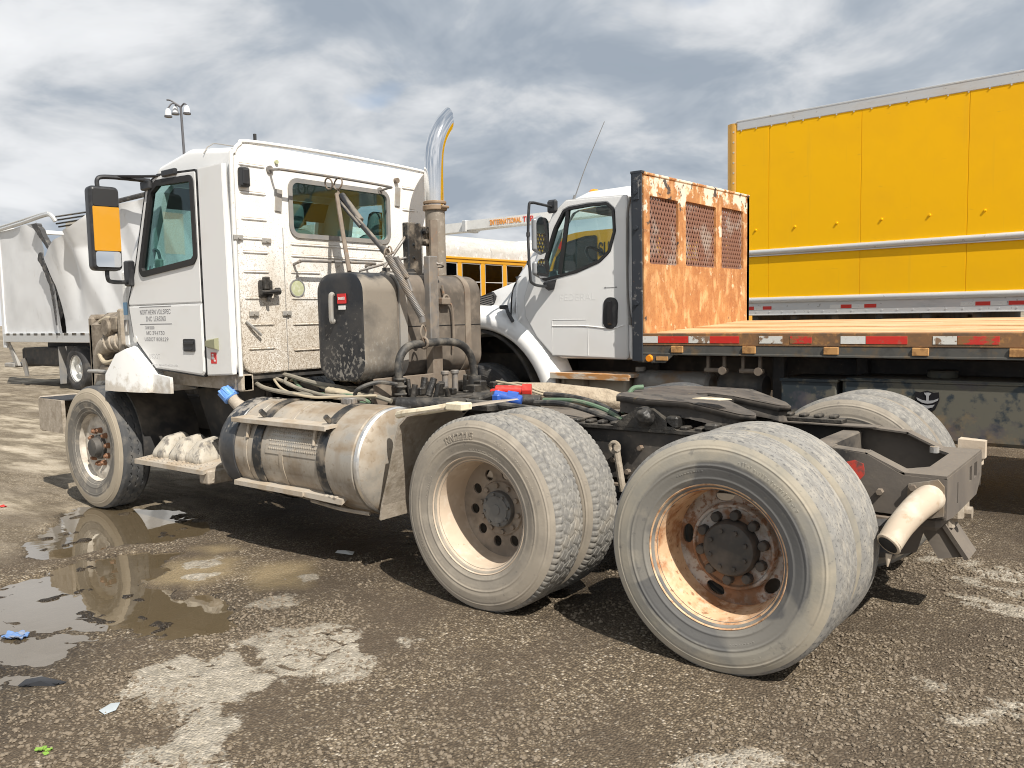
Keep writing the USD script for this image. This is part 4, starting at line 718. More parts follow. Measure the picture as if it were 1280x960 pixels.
tp('drive_shaft', cyl((-1.32, 0, .55), (-4.4, 0, .62), .055, n=16), 'black_dusty')
tp('transmission', cat(cyl((-4.9, 0, .65), (-3.95, 0, .65), .28, r2=.18, n=18), B(-5.4, -4.6, -.3, .3, .45, 1.1, .06)), 'black_dusty')
tp('under_panel', cat(B(-4.62, -3.85, -.62, -.58, .50, 1.06, .02), hull([(-4.62, -.75, 1.0), (-4.62, -.62, .55), (-4.45, -.62, .52), (-3.9, -.70, .56), (-3.9, -.62, 1.02), (-4.3, -.66, 1.05)])), 'black_dusty')
tp('frame_step', cat(B(-4.35, -3.7, -.80, -.52, .60, .635, .008), B(-4.4, -3.7, -.86, -.80, .57, .64, .01)), 'brown_steel')
# --- steering step and battery box
tp('step_plate', cat(hull([(-4.80, -1.20, .485), (-3.86, -1.20, .485), (-3.90, -.88, .52), (-4.78, -.88, .52), (-4.80, -1.20, .45), (-3.86, -1.20, .455), (-3.90, -.88, .50), (-4.78, -.88, .50)]), *[B(-4.76 + .062 * i, -4.74 + .062 * i, -1.17 + .05 * j, -1.15 + .05 * j, .488 + .005 * j, .497 + .005 * j, .002) for i in range(14) for j in range(3)]), 'tread_plate')
for k in range(3):
    x = -4.62 + .23 * k
    tp('battery_cover', noisy(tm(hull_r([(x - .05, -1.06, .52), (x + .05, -1.06, .52), (x - .04, -.85, .53), (x + .04, -.85, .53), (x - .02, -1.0, .60), (x + .02, -1.0, .60), (x, -.9, .62)], .055, 20)), .010, 16, k), 'white_mud')
tp('step_bracket', cat(B(-3.96, -3.84, -1.17, -.70, .38, .48, .01), B(-4.72, -3.8, -.90, -.84, .40, .50, .01), B(-3.88, -3.70, -.95, -.60, .36, .60, .02), noisy(mv(trimesh.creation.icosphere(2, .022), -3.86, -1.13, .415), .006, 60)), 'mud_metal')
# --- fuel tank
TX0, TX1, TY, TZ, TR = -3.62, -2.08, -.90, .665, .325
def tank_prof(x0, x1, r, rb=.05): return [(0, x0), (r - rb, x0), (r - .3 * rb, x0 + .3 * rb), (r, x0 + rb), (r, x1 - rb), (r - .3 * rb, x1 - .3 * rb), (r - rb, x1), (0, x1)]
ax = dict(origin=(0, TY, TZ), axis=(1, 0, 0), n=56)
tp('tank_front_cap', lathe([(0, -3.70), (.20, -3.69), (.29, -3.66), (.325, -3.60), (.333, -3.55), (.333, -3.43), (.326, -3.425), (.326, -3.42)], **ax), 'black_end_cap')
tp('fuel_tank', lathe([(.30, -3.46), (.325, -3.45), (.325, -2.52), (.325, -2.20), (.31, -2.185), (.27, -2.17), (.15, -2.155), (0, -2.15)], **ax), 'alu_dirty')
tp('tank_rim', lathe([(.326, -2.235), (.331, -2.23), (.331, -2.205), (.322, -2.195)], **ax), 'alu_bright')
tp('tank_sleeve', lathe([(.326, -2.50), (.334, -2.495), (.334, -2.25), (.326, -2.245)], **ax), 'alu_dirty')
for x in (-3.17, -2.52): tp('tank_strap', cat(lathe([(.326, x - .04), (.337, x - .04), (.337, x + .04), (.326, x + .04)], **ax), bolt((x, TY - .25, TZ + .25), (0, -.7, .7), .018, .05)), 'tank_strap')
for x in (-3.30, -2.92): tp('tank_band', lathe([(.326, x - .02), (.330, x - .018), (.330, x + .018), (.326, x + .02)], **ax), 'alu_dirty')
# punched grip plate on the tank's upper side
def dimples():
    o = []
    for i in range(22):
        for j in range(6):
            x = -3.04 + .022 * i + .01 * (j % 2); a = math.radians(10 + 4.6 * j); o.append(xf(B(-.007, .007, -.006, .006, 0, .007, .002), trimesh.transformations.translation_matrix((x, TY - .326 * math.cos(a), TZ + .326 * math.sin(a))) @ trimesh.transformations.rotation_matrix(math.pi / 2 - a, (1, 0, 0))))
    return cat(o)
tp('grip_plate', cat(ext(Polygon([(-1 * (TY) * 0 + TY - .329 * math.cos(a), TZ + .329 * math.sin(a)) for a in np.radians(np.linspace(4, 38, 9))] + [(TY - .3275 * math.cos(a), TZ + .3275 * math.sin(a)) for a in np.radians(np.linspace(38, 4, 9))]), 'x', -3.08, -2.56), dimples()), 'alu_dirty', smooth=30)
tp('tank_step', cat(hull([(x, y, z + dz) for x in (-3.42, -2.46) for y, z in ((-1.235, .895), (-1.08, .905)) for dz in (0, -.018)]), B(-3.42, -2.46, -1.242, -1.232, .868, .900, .003), *[tube([(x, -1.19, .885), (x, -1.205, .83), (x, -1.215, .77)], .013, 6, 0) for x in (-3.28, -2.60)]), 'tread_plate')
tp('filler_cap', cat(cyl((-2.66, -.86, .985), (-2.66, -.86, 1.03), .052, n=24, bev=.006), *[B(-.008, .008, -.004, .004, .0, .028, .002).apply_translation((-2.66 + .053 * math.cos(a), -.86 + .053 * math.sin(a), .994)) for a in np.linspace(0, 6.28, 12)[:-1]]), 'steel_worn')
tp('def_neck', cat(cyl((-3.62, -.98, .88), (-3.73, -1.02, .99), .05, r2=.042, n=18), torus((-3.66, -.995, .92), (-.11, -.04, .11), .05, .008, 18)), 'mud_metal')
tp('def_cap', cat(cyl((-3.73, -1.02, .985), (-3.79, -1.042, 1.045), .056, r2=.050, n=20, bev=.008), cyl((-3.785, -1.04, 1.04), (-3.80, -1.046, 1.055), .03, n=12), *[cyl((-3.735 + .05 * math.cos(a) * .7, -1.02 + .05 * math.sin(a), .995 + .05 * math.cos(a) * .7), (-3.785 + .046 * math.cos(a) * .7, -1.042 + .046 * math.sin(a), 1.045 + .046 * math.cos(a) * .7), .010, n=6) for a in np.arange(8) * .785]), 'blue_cap')
tp('lower_step', cat(hull([(-3.42, -1.24, .475), (-2.70, -1.24, .475), (-3.42, -1.12, .49), (-2.70, -1.12, .49), (-3.42, -1.24, .445), (-2.70, -1.24, .445)]), hull([(-2.75, -1.23, .475), (-2.38, -1.20, .46), (-2.38, -1.13, .465), (-2.75, -1.12, .49), (-2.75, -1.23, .445), (-2.38, -1.20, .425)]), *[B(-2.54 + .045 * k, -2.515 + .045 * k, -1.21, -1.13, .462, .472, .002) for k in range(3)]), 'tread_plate')
tp('lower_bracket', cat(hull([(-3.3, -1.15, .44), (-2.3, -1.1, .40), (-2.3, -1.05, .38), (-3.3, -1.1, .42), (-3.0, -1.1, .40)]), tube([(-2.7, -1.17, .41), (-2.45, -1.15, .385), (-2.25, -1.1, .37)], .012, 6)), 'mud_metal')
tp('tank_cradle', cat(*[cat(B(x - .04, x + .04, -.60, -.43, .42, .80, .01), B(x - .04, x + .04, -1.0, -.43, .335, .365, .005)) for x in (-3.17, -2.52)]), 'black_dusty')
# --- quarter fender ahead of the middle wheel
def qfender():
    th = np.linspace(math.radians(196), math.radians(112), 14); R0 = .60; pts = []
    outer_ = [(-1.32 + R0 * math.cos(a), .47 + R0 * math.sin(a)) for a in th]; inner2 = [(-1.32 + (R0 - .012) * math.cos(a), .47 + (R0 - .012) * math.sin(a)) for a in th]
    return ext(Polygon(outer_ + inner2[::-1]), 'y', -1.20, -.62)
QF = [(-2.135, .36), (-2.115, .45), (-2.055, .62), (-2.0, .80), (-1.955, .93), (-1.89, .985), (-1.70, 1.03), (-1.52, 1.05)]
tp('quarter_fender', cat(*[hull([(a[0] + dx, y, a[1] + dz) for a in (p, q) for y in (-1.13, -.58) for dx, dz in ((0, 0), (.012, -.006))]) for p, q in zip(QF[:-1], QF[1:])]), 'mud_metal', smooth=60)
tp('fender_edge_strip', cat(*[tube([(-2.02, -1.06, .975), (-1.92, -1.10, .995), (-1.75, -1.11, 1.02), (-1.52, -1.10, 1.06)], .022, 8), B(-1.58, -1.46, -1.14, -1.05, 1.035, 1.075, .006)]), 'tape_cream')
# --- hydraulic tank behind the cab
HX0, HX1 = -3.11, -2.65
def htank(y0, y1, infl=0, n=20):
    r = .13; P = [(x, z) for x in (HX0 + r, HX1 - r) for z in (1.12 + r, 1.835 - r)]
    poly = shapely.MultiPoint(P).convex_hull.buffer(r + infl, quad_segs=8); return ext(poly, 'y', y0, y1)
def pill(y0, y1, infl=0):
    r = .13; pts = []
    poly = shapely.MultiPoint([(x, z) for x in (HX0 + r, HX1 - r) for z in (1.12 + r, 1.835 - r)]).convex_hull
    for b, y in ((r + infl - .03, y0), (r + infl - .008, y0 + .008), (r + infl, y0 + .03), (r + infl, y1 - .03), (r + infl - .008, y1 - .008), (r + infl - .03, y1)):
        for x, z in np.array(poly.buffer(b, quad_segs=8).exterior.coords)[:-1]: pts.append((x, y, z))
    return hull(pts)
tp('hydraulic_tank', pill(-.44, .46), 'hyd_tank_dirty', smooth=40)
tp('tank_end_cap', pill(-.74, -.42, .006), 'hyd_tank_black', smooth=40)
tp('tank_band', htank(-.415, -.345, .012), 'strap_grey'); tp('tank_band', htank(.26, .32, .010), 'brown_steel')
tp('weld_seam', B(HX1 - .002, HX1 + .003, -.34, .44, 1.470, 1.476, .001), 'rubber_seal')
tp('sight_gauge', cat(tube([(-2.93, -.745, 1.52), (-2.93, -.765, 1.53), (-2.93, -.765, 1.68), (-2.93, -.745, 1.70)], .017, 8)), 'strap_grey')
tp('warning_sticker', ext(rrect(-2.885, 1.635, -2.80, 1.70, .004), 'y', -.7505, -.745), 'sticker_red')
tp('warning_print', cat(text_xz('DANGER', .018, -2.875, -.7510, 1.660, .065, .001, True), ext(rrect(-2.875, 1.595, -2.81, 1.622, .002), 'y', -.7505, -.745)), 'sticker_white')
for y in (-.30, -.06, .12): tp('tank_fitting', cat(cyl((-2.88, y, 1.83), (-2.88, y, 1.862), .045, n=16, bev=.006), cyl((-2.88, y, 1.86), (-2.88, y, 1.885), .03, n=6)), 'black_dusty')
tp('tank_clamp', cat(B(-2.655, -2.615, .30, .36, 1.10, 1.17, .008), cyl((-2.635, .33, 1.17), (-2.635, .33, 1.20), .015, n=6)), 'brown_steel')
tp('tank_clamp', cat(B(-2.66, -2.60, -.42, -.34, 1.04, 1.10, .008), tube([(-2.60, -.38, 1.07), (-2.58, -.46, 1.04)], .01, 6, 0)), 'steel_worn')
tp('tank_mount', cat(B(-3.08, -2.68, -.60, -.50, .90, 1.06, .01), B(-3.08, -2.68, .30, .40, .90, 1.06, .01), B(-3.12, -2.64, -.55, .50, .885, .93, .01)), 'black_dusty')
# --- exhaust stack
SX, SY = -3.22, .58
sp = smooth_path([(SX, SY, 2.36), (SX, SY, 2.60), (SX, SY + .004, 2.76), (SX, SY + .022, 2.88), (SX, SY + .062, 2.98), (SX, SY + .125, 3.07), (SX, SY + .20, 3.145), (SX, SY + .29, 3.22), (SX, SY + .40, 3.305)], 8)
om, im = man(tube(sp, .078, 28, 0)), man(tube(np.vstack([sp[20:], sp[-1] + (sp[-1] - sp[-3])]), .072, 24, 0))
st_m = (om - im).trim_by_plane((-.15, -.98, .0), float(-.15 * SX - .98 * (SY + .185)))
tp('chrome_stack', tm(st_m), 'chrome', smooth=50)
tp('stack_clamp', cat(cyl((SX, SY, 2.385), (SX, SY, 2.425), .099, n=28, bev=.006), cyl((SX, SY, 2.435), (SX, SY, 2.46), .094, n=28, bev=.005), cyl((SX + .10, SY - .03, 2.41), (SX + .10, SY + .05, 2.41), .012, n=8)), 'stack_clamp')
tp('exhaust_pipe', cat(cyl((SX, SY, .9), (SX, SY, 2.40), .080, n=28)), 'stack_dirty')
tp('heat_shield', hull([(SX + .07, SY - .13, 1.84), (SX + .07, SY - .13, 2.30), (SX + .09, SY - .07, 1.84), (SX + .09, SY - .07, 2.30), (SX + .05, SY - .13, 1.84), (SX + .05, SY - .13, 2.30)]), 'brown_steel')
tp('stack_bracket', cat(B(SX - .04, SX + .03, SY - .34, SY - .19, 1.80, 2.27, .008), B(SX - .02, SX + .02, SY - .21, SY - .05, 2.10, 2.25, .008), *[bolt((SX + .03, SY - .16, z), (1, 0, 0), .022, .03) for z in (2.13, 2.21)], *[bolt((SX + .03, SY - .28, z), (1, 0, 0), .012, .012) for z in (1.9, 2.0, 2.1)]), 'tank_strap')
tp('stack_brace', tube([(-3.30, .08, 1.92), (SX, SY - .30, 2.2)], .013, 8, 0), 'steel_worn')
tp('stack_brace', tube([(-3.5, .0, 1.90), (SX, SY - .33, 2.0)], .010, 8, 0), 'steel_worn')
# --- tall post, pogo pole, gas strut, spring
tp('hose_post', cat(B(-2.66, -2.60, -.155, -.065, 1.0, 1.96, .006), torus((-2.63, -.045, 1.90), (0, .3, 1), .045, .007, 16)), 'steel_worn')
tp('hose_post_foot', cat(B(-2.65, -2.58, -.16, -.06, .98, 1.36, .006), B(-2.80, -2.4, -.30, .10, .965, .985, .004)), 'brown_steel')
tp('post_chain', tube([(-2.63, .0, 1.76), (-2.63, .02, 1.68), (-2.63, .06, 1.64), (-2.62, .09, 1.60), (-2.62, .10, 1.42), (-2.62, .09, 1.30)], .009, 6), 'brown_steel')
tp('post_hook', cat(torus((-2.62, .03, 1.66), (1, 0, 0), .028, .008, 14), B(-2.65, -2.6, -.03, .06, 1.62, 1.67, .006)), 'brown_steel')
tp('support_pole', tube([(-3.44, -.245, 2.46), (-3.2, -.40, 2.10), (-3.05, -.49, 1.86)], .016, 8, 0), 'brown_steel')
tp('hanging_hook', cat(torus((-3.45, -.31, 2.53), (0, 1, .2), .04, .006, 16), torus((-3.45, -.22, 2.54), (0, 1, -.2), .045, .006, 16), tube([(-3.45, -.22, 2.50), (-3.44, -.23, 2.44)], .010, 6, 0)), 'brown_steel')
tp('gas_strut', cat(cyl((-3.42, -.22, 2.45), (-3.22, -.22, 2.245), .030, n=14, bev=.004), cyl((-3.25, -.24, 2.27), (-2.98, -.235, 2.03), .020, n=12), cyl((-3.42, -.26, 2.42), (-3.18, -.26, 2.20), .014, n=10), cyl((-2.98, -.235, 2.03), (-2.94, -.235, 2.0), .028, n=12)), 'hyd_tank_black')
tp('spring_link', cat(torus((-2.78, -.36, 1.99), (.3, 1, 0), .035, .006, 14), torus((-2.70, -.46, 1.965), (1, .3, 0), .035, .006, 14), tube([(-2.93, -.25, 2.0), (-2.82, -.33, 2.0)], .008, 6, 0), tube([(-2.72, -.38, 1.98), (-2.63, -.52, 1.95)], .008, 6, 0)), 'brown_steel')
SPA, SPB = (-2.63, -.52, 1.945), (-2.52, -.33, 1.54)
def coil(p, q, R, r, turns):
    p, q = np.asarray(p, float), np.asarray(q, float); t, a, b = frame_of(q - p); L = np.linalg.norm(q - p); th = np.linspace(0, 2 * np.pi * turns, int(turns * 10))
    return tube([p + t * L * u / th[-1] + R * (math.cos(u) * a + math.sin(u) * b) for u in th], r, 5, 0)
tp('hose_spring', cat(coil(SPA, SPB, .021, .0055, 46), cyl(SPB, np.array(SPB) + (.005, .006, -.04), .024, n=12)), 'steel_worn')
tp('hose_spring', cat(coil((-2.62, -.46, 1.94), (-2.57, -.41, 1.80), .019, .005, 18), tube([(-2.57, -.41, 1.80), (-2.55, -.39, 1.71)], .014, 8, 0)), 'steel_worn')
tp('carabiner', cat(tube([(-2.50, -.335, 1.36), (-2.50, -.365, 1.43), (-2.50, -.34, 1.48), (-2.50, -.312, 1.43), (-2.50, -.335, 1.37)], .007, 6), torus((-2.50, -.335, 1.36), (0, 1, 0), .036, .009, 16)), 'brown_steel')
tp('arched_hose', cat(tube([(-2.52, -.54, 1.03), (-2.52, -.56, 1.16), (-2.52, -.545, 1.27), (-2.52, -.47, 1.34), (-2.52, -.34, 1.355), (-2.52, -.10, 1.36), (-2.52, .06, 1.335), (-2.52, .16, 1.26), (-2.52, .20, 1.14), (-2.52, .205, 1.00)], .028, 12), *[torus((-2.52, -.55, 1.03 + .05 * k), (0, 0, 1), .036, .008, 14) for k in range(3)], cyl((-2.52, .205, 1.0), (-2.52, .205, 1.10), .05, n=12)), 'hose_black')
# --- valve deck behind the tank
tp('valve_plate', cat(B(-2.60, -2.585, -.72, .25, .96, 1.14, .004), B(-2.72, -2.1, -.80, .40, .935, .955, .004)), 'brown_steel')
r2 = np.random.default_rng(3)
for k in range(22):
    x, y, z = r2.uniform(-2.56, -2.25), r2.uniform(-.66, .18), r2.uniform(.97, 1.08); q_ = r2.uniform(.018, .042)
    tp('valve_body' if k % 2 else 'valve_fitting', B(x - q_, x + q_, y - q_, y + q_, z - q_, z + q_ * r2.uniform(.5, 1.2), .006) if k % 2 else cyl((x, y, z - .05), (x + r2.uniform(-.04, .04), y + r2.uniform(-.05, .05), z + .06), q_ * .7, n=10), 'greasy_black')
tp('valve_block', cat(B(-2.57, -2.24, -.62, .16, .955, 1.005, .01)), 'greasy_black')
for y in (-.22, -.12): tp('valve_spool', cat(cyl((-2.42, y, 1.02), (-2.42, y, 1.14), .022, n=12), cyl((-2.42, y, 1.14), (-2.42, y, 1.165), .03, n=12, bev=.004)), 'steel_worn')
tp('air_manifold', cat(cyl((-2.3, -.80, 1.0), (-1.9, -.60, .99), .045, n=14, bev=.01), B(-2.2, -1.8, -.5, -.3, .93, 1.0, .02), cyl((-2.1, -.3, 1.0), (-1.7, -.1, .98), .04, n=12)), 'greasy_black')
hoses = [('hose_grey', .017, [(-3.80, -.62, 1.14), (-3.55, -.66, 1.13), (-3.25, -.68, 1.09), (-2.95, -.62, 1.05), (-2.75, -.60, 1.0)]),
         ('hose_grey', .014, [(-3.75, -.70, 1.13), (-3.45, -.74, 1.08), (-3.15, -.78, 1.02), (-2.85, -.70, 1.02), (-2.6, -.66, 1.02)]),
         ('hose_green', .013, [(-3.6, -.60, 1.12), (-3.3, -.72, 1.03), (-3.0, -.74, 1.02), (-2.75, -.78, 1.03), (-2.62, -.76, 1.0), (-2.66, -.70, .97), (-2.8, -.68, .98)]),
         ('wire_tan', .010, [(-3.7, -.55, 1.08), (-3.4, -.66, 1.10), (-3.1, -.68, 1.05), (-2.9, -.76, 1.04), (-2.7, -.74, 1.04)]),
         ('hose_black', .020, [(-2.7, -.55, .98), (-2.4, -.62, 1.0), (-2.1, -.50, 1.0), (-1.8, -.40, .98), (-1.5, -.42, .97)]),
         ('hose_black', .014, [(-2.7, -.80, 1.0), (-2.62, -.83, 1.08), (-2.55, -.72, 1.12), (-2.5, -.6, 1.1)]),
         ('hose_green', .013, [(-1.62, -.18, 1.0), (-1.35, -.22, 1.01), (-1.1, -.30, .98), (-.95, -.36, .94), (-.85, -.38, .92)]),
         ('hose_black', .016, [(-1.62, -.27, .99), (-1.40, -.30, 1.0), (-1.15, -.36, .97), (-.95, -.40, .93)]),
         ('hose_black', .018, [(-1.7, -.05, 1.02), (-1.45, -.12, 1.02), (-1.2, -.22, 1.0), (-1.0, -.3, .95)]),
         ('wire_tan', .012, [(-.98, -.36, .92), (-.80, -.30, .98), (-.66, -.22, 1.03)]),
         ('hose_green', .014, [(-.95, -.10, 1.10), (-1.0, -.14, 1.09), (-1.02, -.18, 1.02), (-1.02, -.22, .95)]),
         ('wire_tan', .009, [(-2.35, .25, 1.06), (-2.1, .2, 1.04), (-1.9, .15, 1.0), (-1.7, .2, .96)]),
         ('wire_tan', .009, [(-2.4, .3, 1.03), (-2.15, .28, 1.05), (-1.95, .22, 1.01), (-1.75, .28, .97)]),
         ('hose_black', .02, [(-2.5, .2, .97), (-2.2, .1, .98), (-1.95, -.05, 1.0), (-1.78, -.18, 1.0)])]
hoses += [('hose_grey', .016, [(-3.72, -.85, 1.10), (-3.5, -.90, 1.06), (-3.2, -.88, 1.03), (-2.9, -.80, 1.02), (-2.6, -.74, 1.03), (-2.45, -.70, 1.0)]),
          ('hose_grey', .012, [(-3.65, -.60, 1.12), (-3.4, -.80, 1.09), (-3.1, -.84, 1.05), (-2.8, -.86, 1.02), (-2.55, -.84, 1.02)]),
          ('wire_tan', .009, [(-3.7, -.7, 1.12), (-3.35, -.86, 1.05), (-3.0, -.90, 1.02), (-2.75, -.86, 1.03), (-2.5, -.78, 1.04)])]
for lk, r, p in hoses: tp('hose' if lk != 'wire_tan' else 'cable', tube(p, r, 8), lk)
tp('cable_wrap', noisy(tube([(-3.05, -.72, 1.045), (-2.92, -.73, 1.035), (-2.80, -.74, 1.02)], .030, 10), .006, 40), 'wire_tan')
tp('blue_air_coupling', cat(cyl((-1.90, -.33, 1.03), (-1.74, -.25, .995), .035, n=12, bev=.006), cyl((-1.82, -.29, 1.03), (-1.76, -.26, 1.02), .03, n=8), B(-1.90, -1.84, -.36, -.30, .99, 1.04, .01)), 'blue_plastic')
tp('red_air_coupling', cat(cyl((-1.98, -.22, 1.05), (-1.80, -.10, 1.045), .032, n=12, bev=.006), cyl((-1.83, -.12, 1.05), (-1.78, -.09, 1.05), .04, n=10), B(-2.0, -1.92, -.26, -.20, 1.02, 1.06, .01)), 'red_paint')
tp('plug_socket', cat(cyl((-1.98, -.34, 1.0), (-1.90, -.32, 1.03), .03, n=10), B(-2.06, -1.96, -.40, -.30, .97, 1.02, .01)), 'greasy_black')
tp('mud_heap', noisy(tm(hull_r([(-2.2, .35, .93), (-1.5, .45, .93), (-1.2, .42, .91), (-1.8, .30, .98), (-1.5, .38, .985), (-2.3, .38, .99), (-1.95, .36, 1.0)], .05, 24)), .03, 9, 8), 'mud_pile')
tp('deck_plate', cat(B(-2.1, -1.35, -.42, .42, .885, .90, .004), B(-1.2, -1.05, -.42, .42, .885, .90, .004)), 'black_frame')
# --- fifth wheel
def fifth():
    th = lambda a: math.radians(a)
    out = [(-1.03, -.24), (-1.03, .24), (-.97, .36), (-.74, .43), (-.50, .42), (-.26, .33), (-.21, .26), (-.24, .19), (-.46, .07), (-.62, .06), (-.67, 0), (-.62, -.06), (-.46, -.07), (-.24, -.19), (-.21, -.26), (-.26, -.33), (-.50, -.42), (-.74, -.43), (-.97, -.36)]
    return Polygon(out).buffer(-.02).buffer(.03)
fp = fifth()
fw = cat(ext(fp, 'z', 1.035, 1.062), ext(fp.buffer(-.008), 'z', 1.062, 1.066), noisy(ext(fp.buffer(-.02).difference(fp.buffer(-.05)), 'z', .975, 1.034).subdivide().subdivide(), .012, 22, 3))
v = fw.vertices; dz = np.where(v[:, 0] > -.50, -(v[:, 0] + .50) ** 1.0 * .22, 0); v[:, 2] += dz - .02 * (v[:, 0] + .7); fw.vertices = v
tp('fifth_wheel_plate', fw, 'fifth_wheel_top')
tp('fifth_wheel_jaw', cat(cyl((-.75, 0, 1.0), (-.75, 0, 1.045), .09, n=20), B(-.95, -.6, -.12, .12, .95, 1.0, .02)), 'greasy_black')
for s in (-1, 1): tp('fifth_wheel_bracket', cat(hull([(-.95, s * .36, .91), (-.55, s * .36, .91), (-.80, s * .36, 1.02), (-.70, s * .36, 1.02), (-.95, s * .46, .91), (-.55, s * .46, .91), (-.80, s * .46, 1.02), (-.70, s * .46, 1.02)]), cyl((-.75, s * .34, .985), (-.75, s * .50, .985), .045, n=14), noisy(mv(trimesh.creation.icosphere(3, .05), -.72, s * .49, .98), .02, 25)), 'greasy_black')
tp('slide_rail', cat(*[B(-1.25, .05, s * .46, s * .36, .89, .915, .004) for s in (-1, 1)], *[B(-1.22 + .085 * k, -1.18 + .085 * k, s * .455, s * .375, .915, .935, .006) for k in range(15) for s in (-1, 1)], B(-.62, -.55, -.46, -.36, .92, .985, .01), B(-.40, -.33, -.46, -.38, .92, .96, .01)), 'greasy_black')
tp('grease_smear', noisy(ext(Polygon([(-.55, -.26), (-.40, -.28), (-.36, -.22), (-.42, -.19), (-.53, -.20)]).buffer(.01), 'z', 1.064, 1.0665), .001, 20), 'tape_cream')
# --- wheels
wheel(T, (0, -1.08, .505), -1, 'hubrusty', 'worn', 'tyre_grey', 'tread_worn', label='grey worn rear tyre on a rusty orange rim', marks=[(.415, .024, 255, 300, -.1405), (.415, .024, 35, 75, -.1405), (.366, .010, 98, 118, -.1385), (.366, .010, 282, 300, -.1385)])
wheel(T, (0, -.745, .505), -1, 'inner', 'worn', 'tyre_grey', 'tread_worn', inner=True)
wheel(T, (-1.32, -1.08, .505), -1, 'hubdusty', 'block', 'tyre_tan', 'tread_grey', label='dusty tan tyre with block tread on a dusty rim', text=ring_text('RN2215', .036, .402, 103, -.1400, .0045), marks=[(.405, .026, 20, 70, -.1405), (.405, .026, 200, 250, -.1405), (.405, .026, 262, 300, -.1405), (.345, .012, 60, 95, -.1345), (.345, .012, 150, 172, -.1345)])
wheel(T, (-1.32, -.745, .505), -1, 'inner', 'block', 'tyre_tan', 'tread_grey', inner=True)
wheel(T, (0, 1.08, .505), 1, 'hubrusty', 'worn', 'tyre_tan', 'tread_grey'); wheel(T, (0, .745, .505), 1, 'inner', 'worn', 'tyre_tan', 'tread_grey', inner=True)
wheel(T, (-1.32, 1.08, .505), 1, 'hubdusty', 'worn', 'tyre_dark', 'tread_dark'); wheel(T, (-1.32, .745, .505), 1, 'inner', 'worn', 'tyre_dark', 'tread_dark', inner=True)
wheel(T, (-5.552, -1.04, .505), -1, 'steer', 'steer', 'tyre_front', 'tread_dark', label='dusty steering tyre on a white rim with rusty nuts', text=serration(.335, .030, 90, -.131))
wheel(T, (-5.552, 1.04, .505), 1, 'steer', 'steer', 'tyre_front', 'tread_dark')
# ------------------------------------------------------------------ the flatbed truck behind
M('headboard_rust', (.45, .215, .082), .7, layers=[dict(c=(.33, .13, .045), s=5, d=9, dr=.7, lo=.42, hi=.60, k=.85), dict(c=(.40, .19, .07), s=30, d=5, lo=.48, hi=.6, k=.6), dict(c=(.74, .45, .22), s=9, st=(1, 1, .5), lo=.5, hi=.68, k=.7), dict(c=(.26, .105, .045), s=40, d=3, lo=.58, hi=.66, k=.6),
    dict(c=(.74, .68, .56), s=3.4, d=9, dr=.68, lo=.585, hi=.615, k=.88, dirn=('z', 2.0, 2.8), da=.09, seed=4), dict(c=(.74, .62, .42), s=9, d=6, lo=.60, hi=.66, k=.7, dirn=('z', 1.5, 2.6), da=.03, seed=6), dict(c=(.05, .045, .045), s=4.5, d=8, dr=.68, lo=.615, hi=.635, k=.95, dirn=('z', 1.8, 2.6), da=.035, seed=9)], bump=(30, .004, .35))
M('screen_rust', (.20, .10, .07), .8, layers=[dict(c=(.34, .30, .27), s=3, lo=.5, hi=.62, k=.7)])
M('post_black', (.028, .033, .042), .5, layers=[dict(c=(.22, .21, .20), s=14, lo=.60, hi=.66, k=.8), dict(c=(.30, .14, .05), s=9, lo=.64, hi=.68, k=.9)])
M('deck_wood', (.66, .41, .22), .8, layers=[dict(c=(.50, .27, .10), s=1.6, st=(.35, 1, 1), lo=.52, hi=.62, k=.75), dict(c=(.80, .62, .44), s=5, st=(.3, 1, 1), lo=.5, hi=.7, k=.6), dict(c=(.40, .25, .13), s=40, st=(.06, 1, 1), lo=.55, hi=.68, k=.5)], bump=(40, .002, .3))
M('deck_wood_pale', (.72, .48, .28), .8, layers=[dict(c=(.58, .36, .17), s=2.2, st=(.35, 1, 1), lo=.5, hi=.62, k=.6), dict(c=(.42, .27, .14), s=40, st=(.06, 1, 1), lo=.56, hi=.68, k=.5)], bump=(40, .002, .3))
M('rail_rust', (.24, .125, .055), .75, layers=[dict(c=(.12, .085, .055), s=6, st=(.6, 1, 1), lo=.45, hi=.6, k=.85), dict(c=(.42, .21, .07), s=18, lo=.55, hi=.66, k=.7)], bump=(40, .003, .3))
M('rail_dark', (.085, .083, .075), .75, layers=[dict(c=(.15, .105, .06), s=7, lo=.5, hi=.62, k=.8), dict(c=(.035, .035, .035), s=5, lo=.52, hi=.64, k=.7)])
M('pocket_wood', (.50, .27, .10), .8, layers=[dict(c=(.26, .13, .05), s=18, lo=.5, hi=.62, k=.8)])
M('reflect_red', (.62, .035, .025), .35, layers=[dict(c=(.40, .10, .06), s=30, lo=.58, hi=.66, k=.7)]); M('reflect_red_worn', (.58, .04, .03), .4, layers=[dict(c=(.28, .13, .05), s=14, st=(1, 1, 2), lo=.48, hi=.54, k=1)])
M('reflect_white', (.72, .71, .68), .35, layers=[dict(c=(.55, .52, .46), s=30, lo=.58, hi=.66, k=.6)]); M('reflect_white_worn', (.70, .69, .64), .4, layers=[dict(c=(.25, .16, .10), s=15, lo=.5, hi=.55, k=1)])
M('white_truck', (.80, .80, .79), .22, layers=[dict(c=(.62, .60, .56), s=4, lo=.5, hi=.75, k=.3)], coat=.5)
M('step_rust', (.55, .50, .42), .7, layers=[dict(c=(.46, .21, .06), s=6, st=(.6, 2, 2), lo=.44, hi=.56, k=.95)])
M('box_tan', (.42, .385, .32), .6, layers=[dict(c=(.30, .26, .2), s=5, lo=.5, hi=.7, k=.7)])
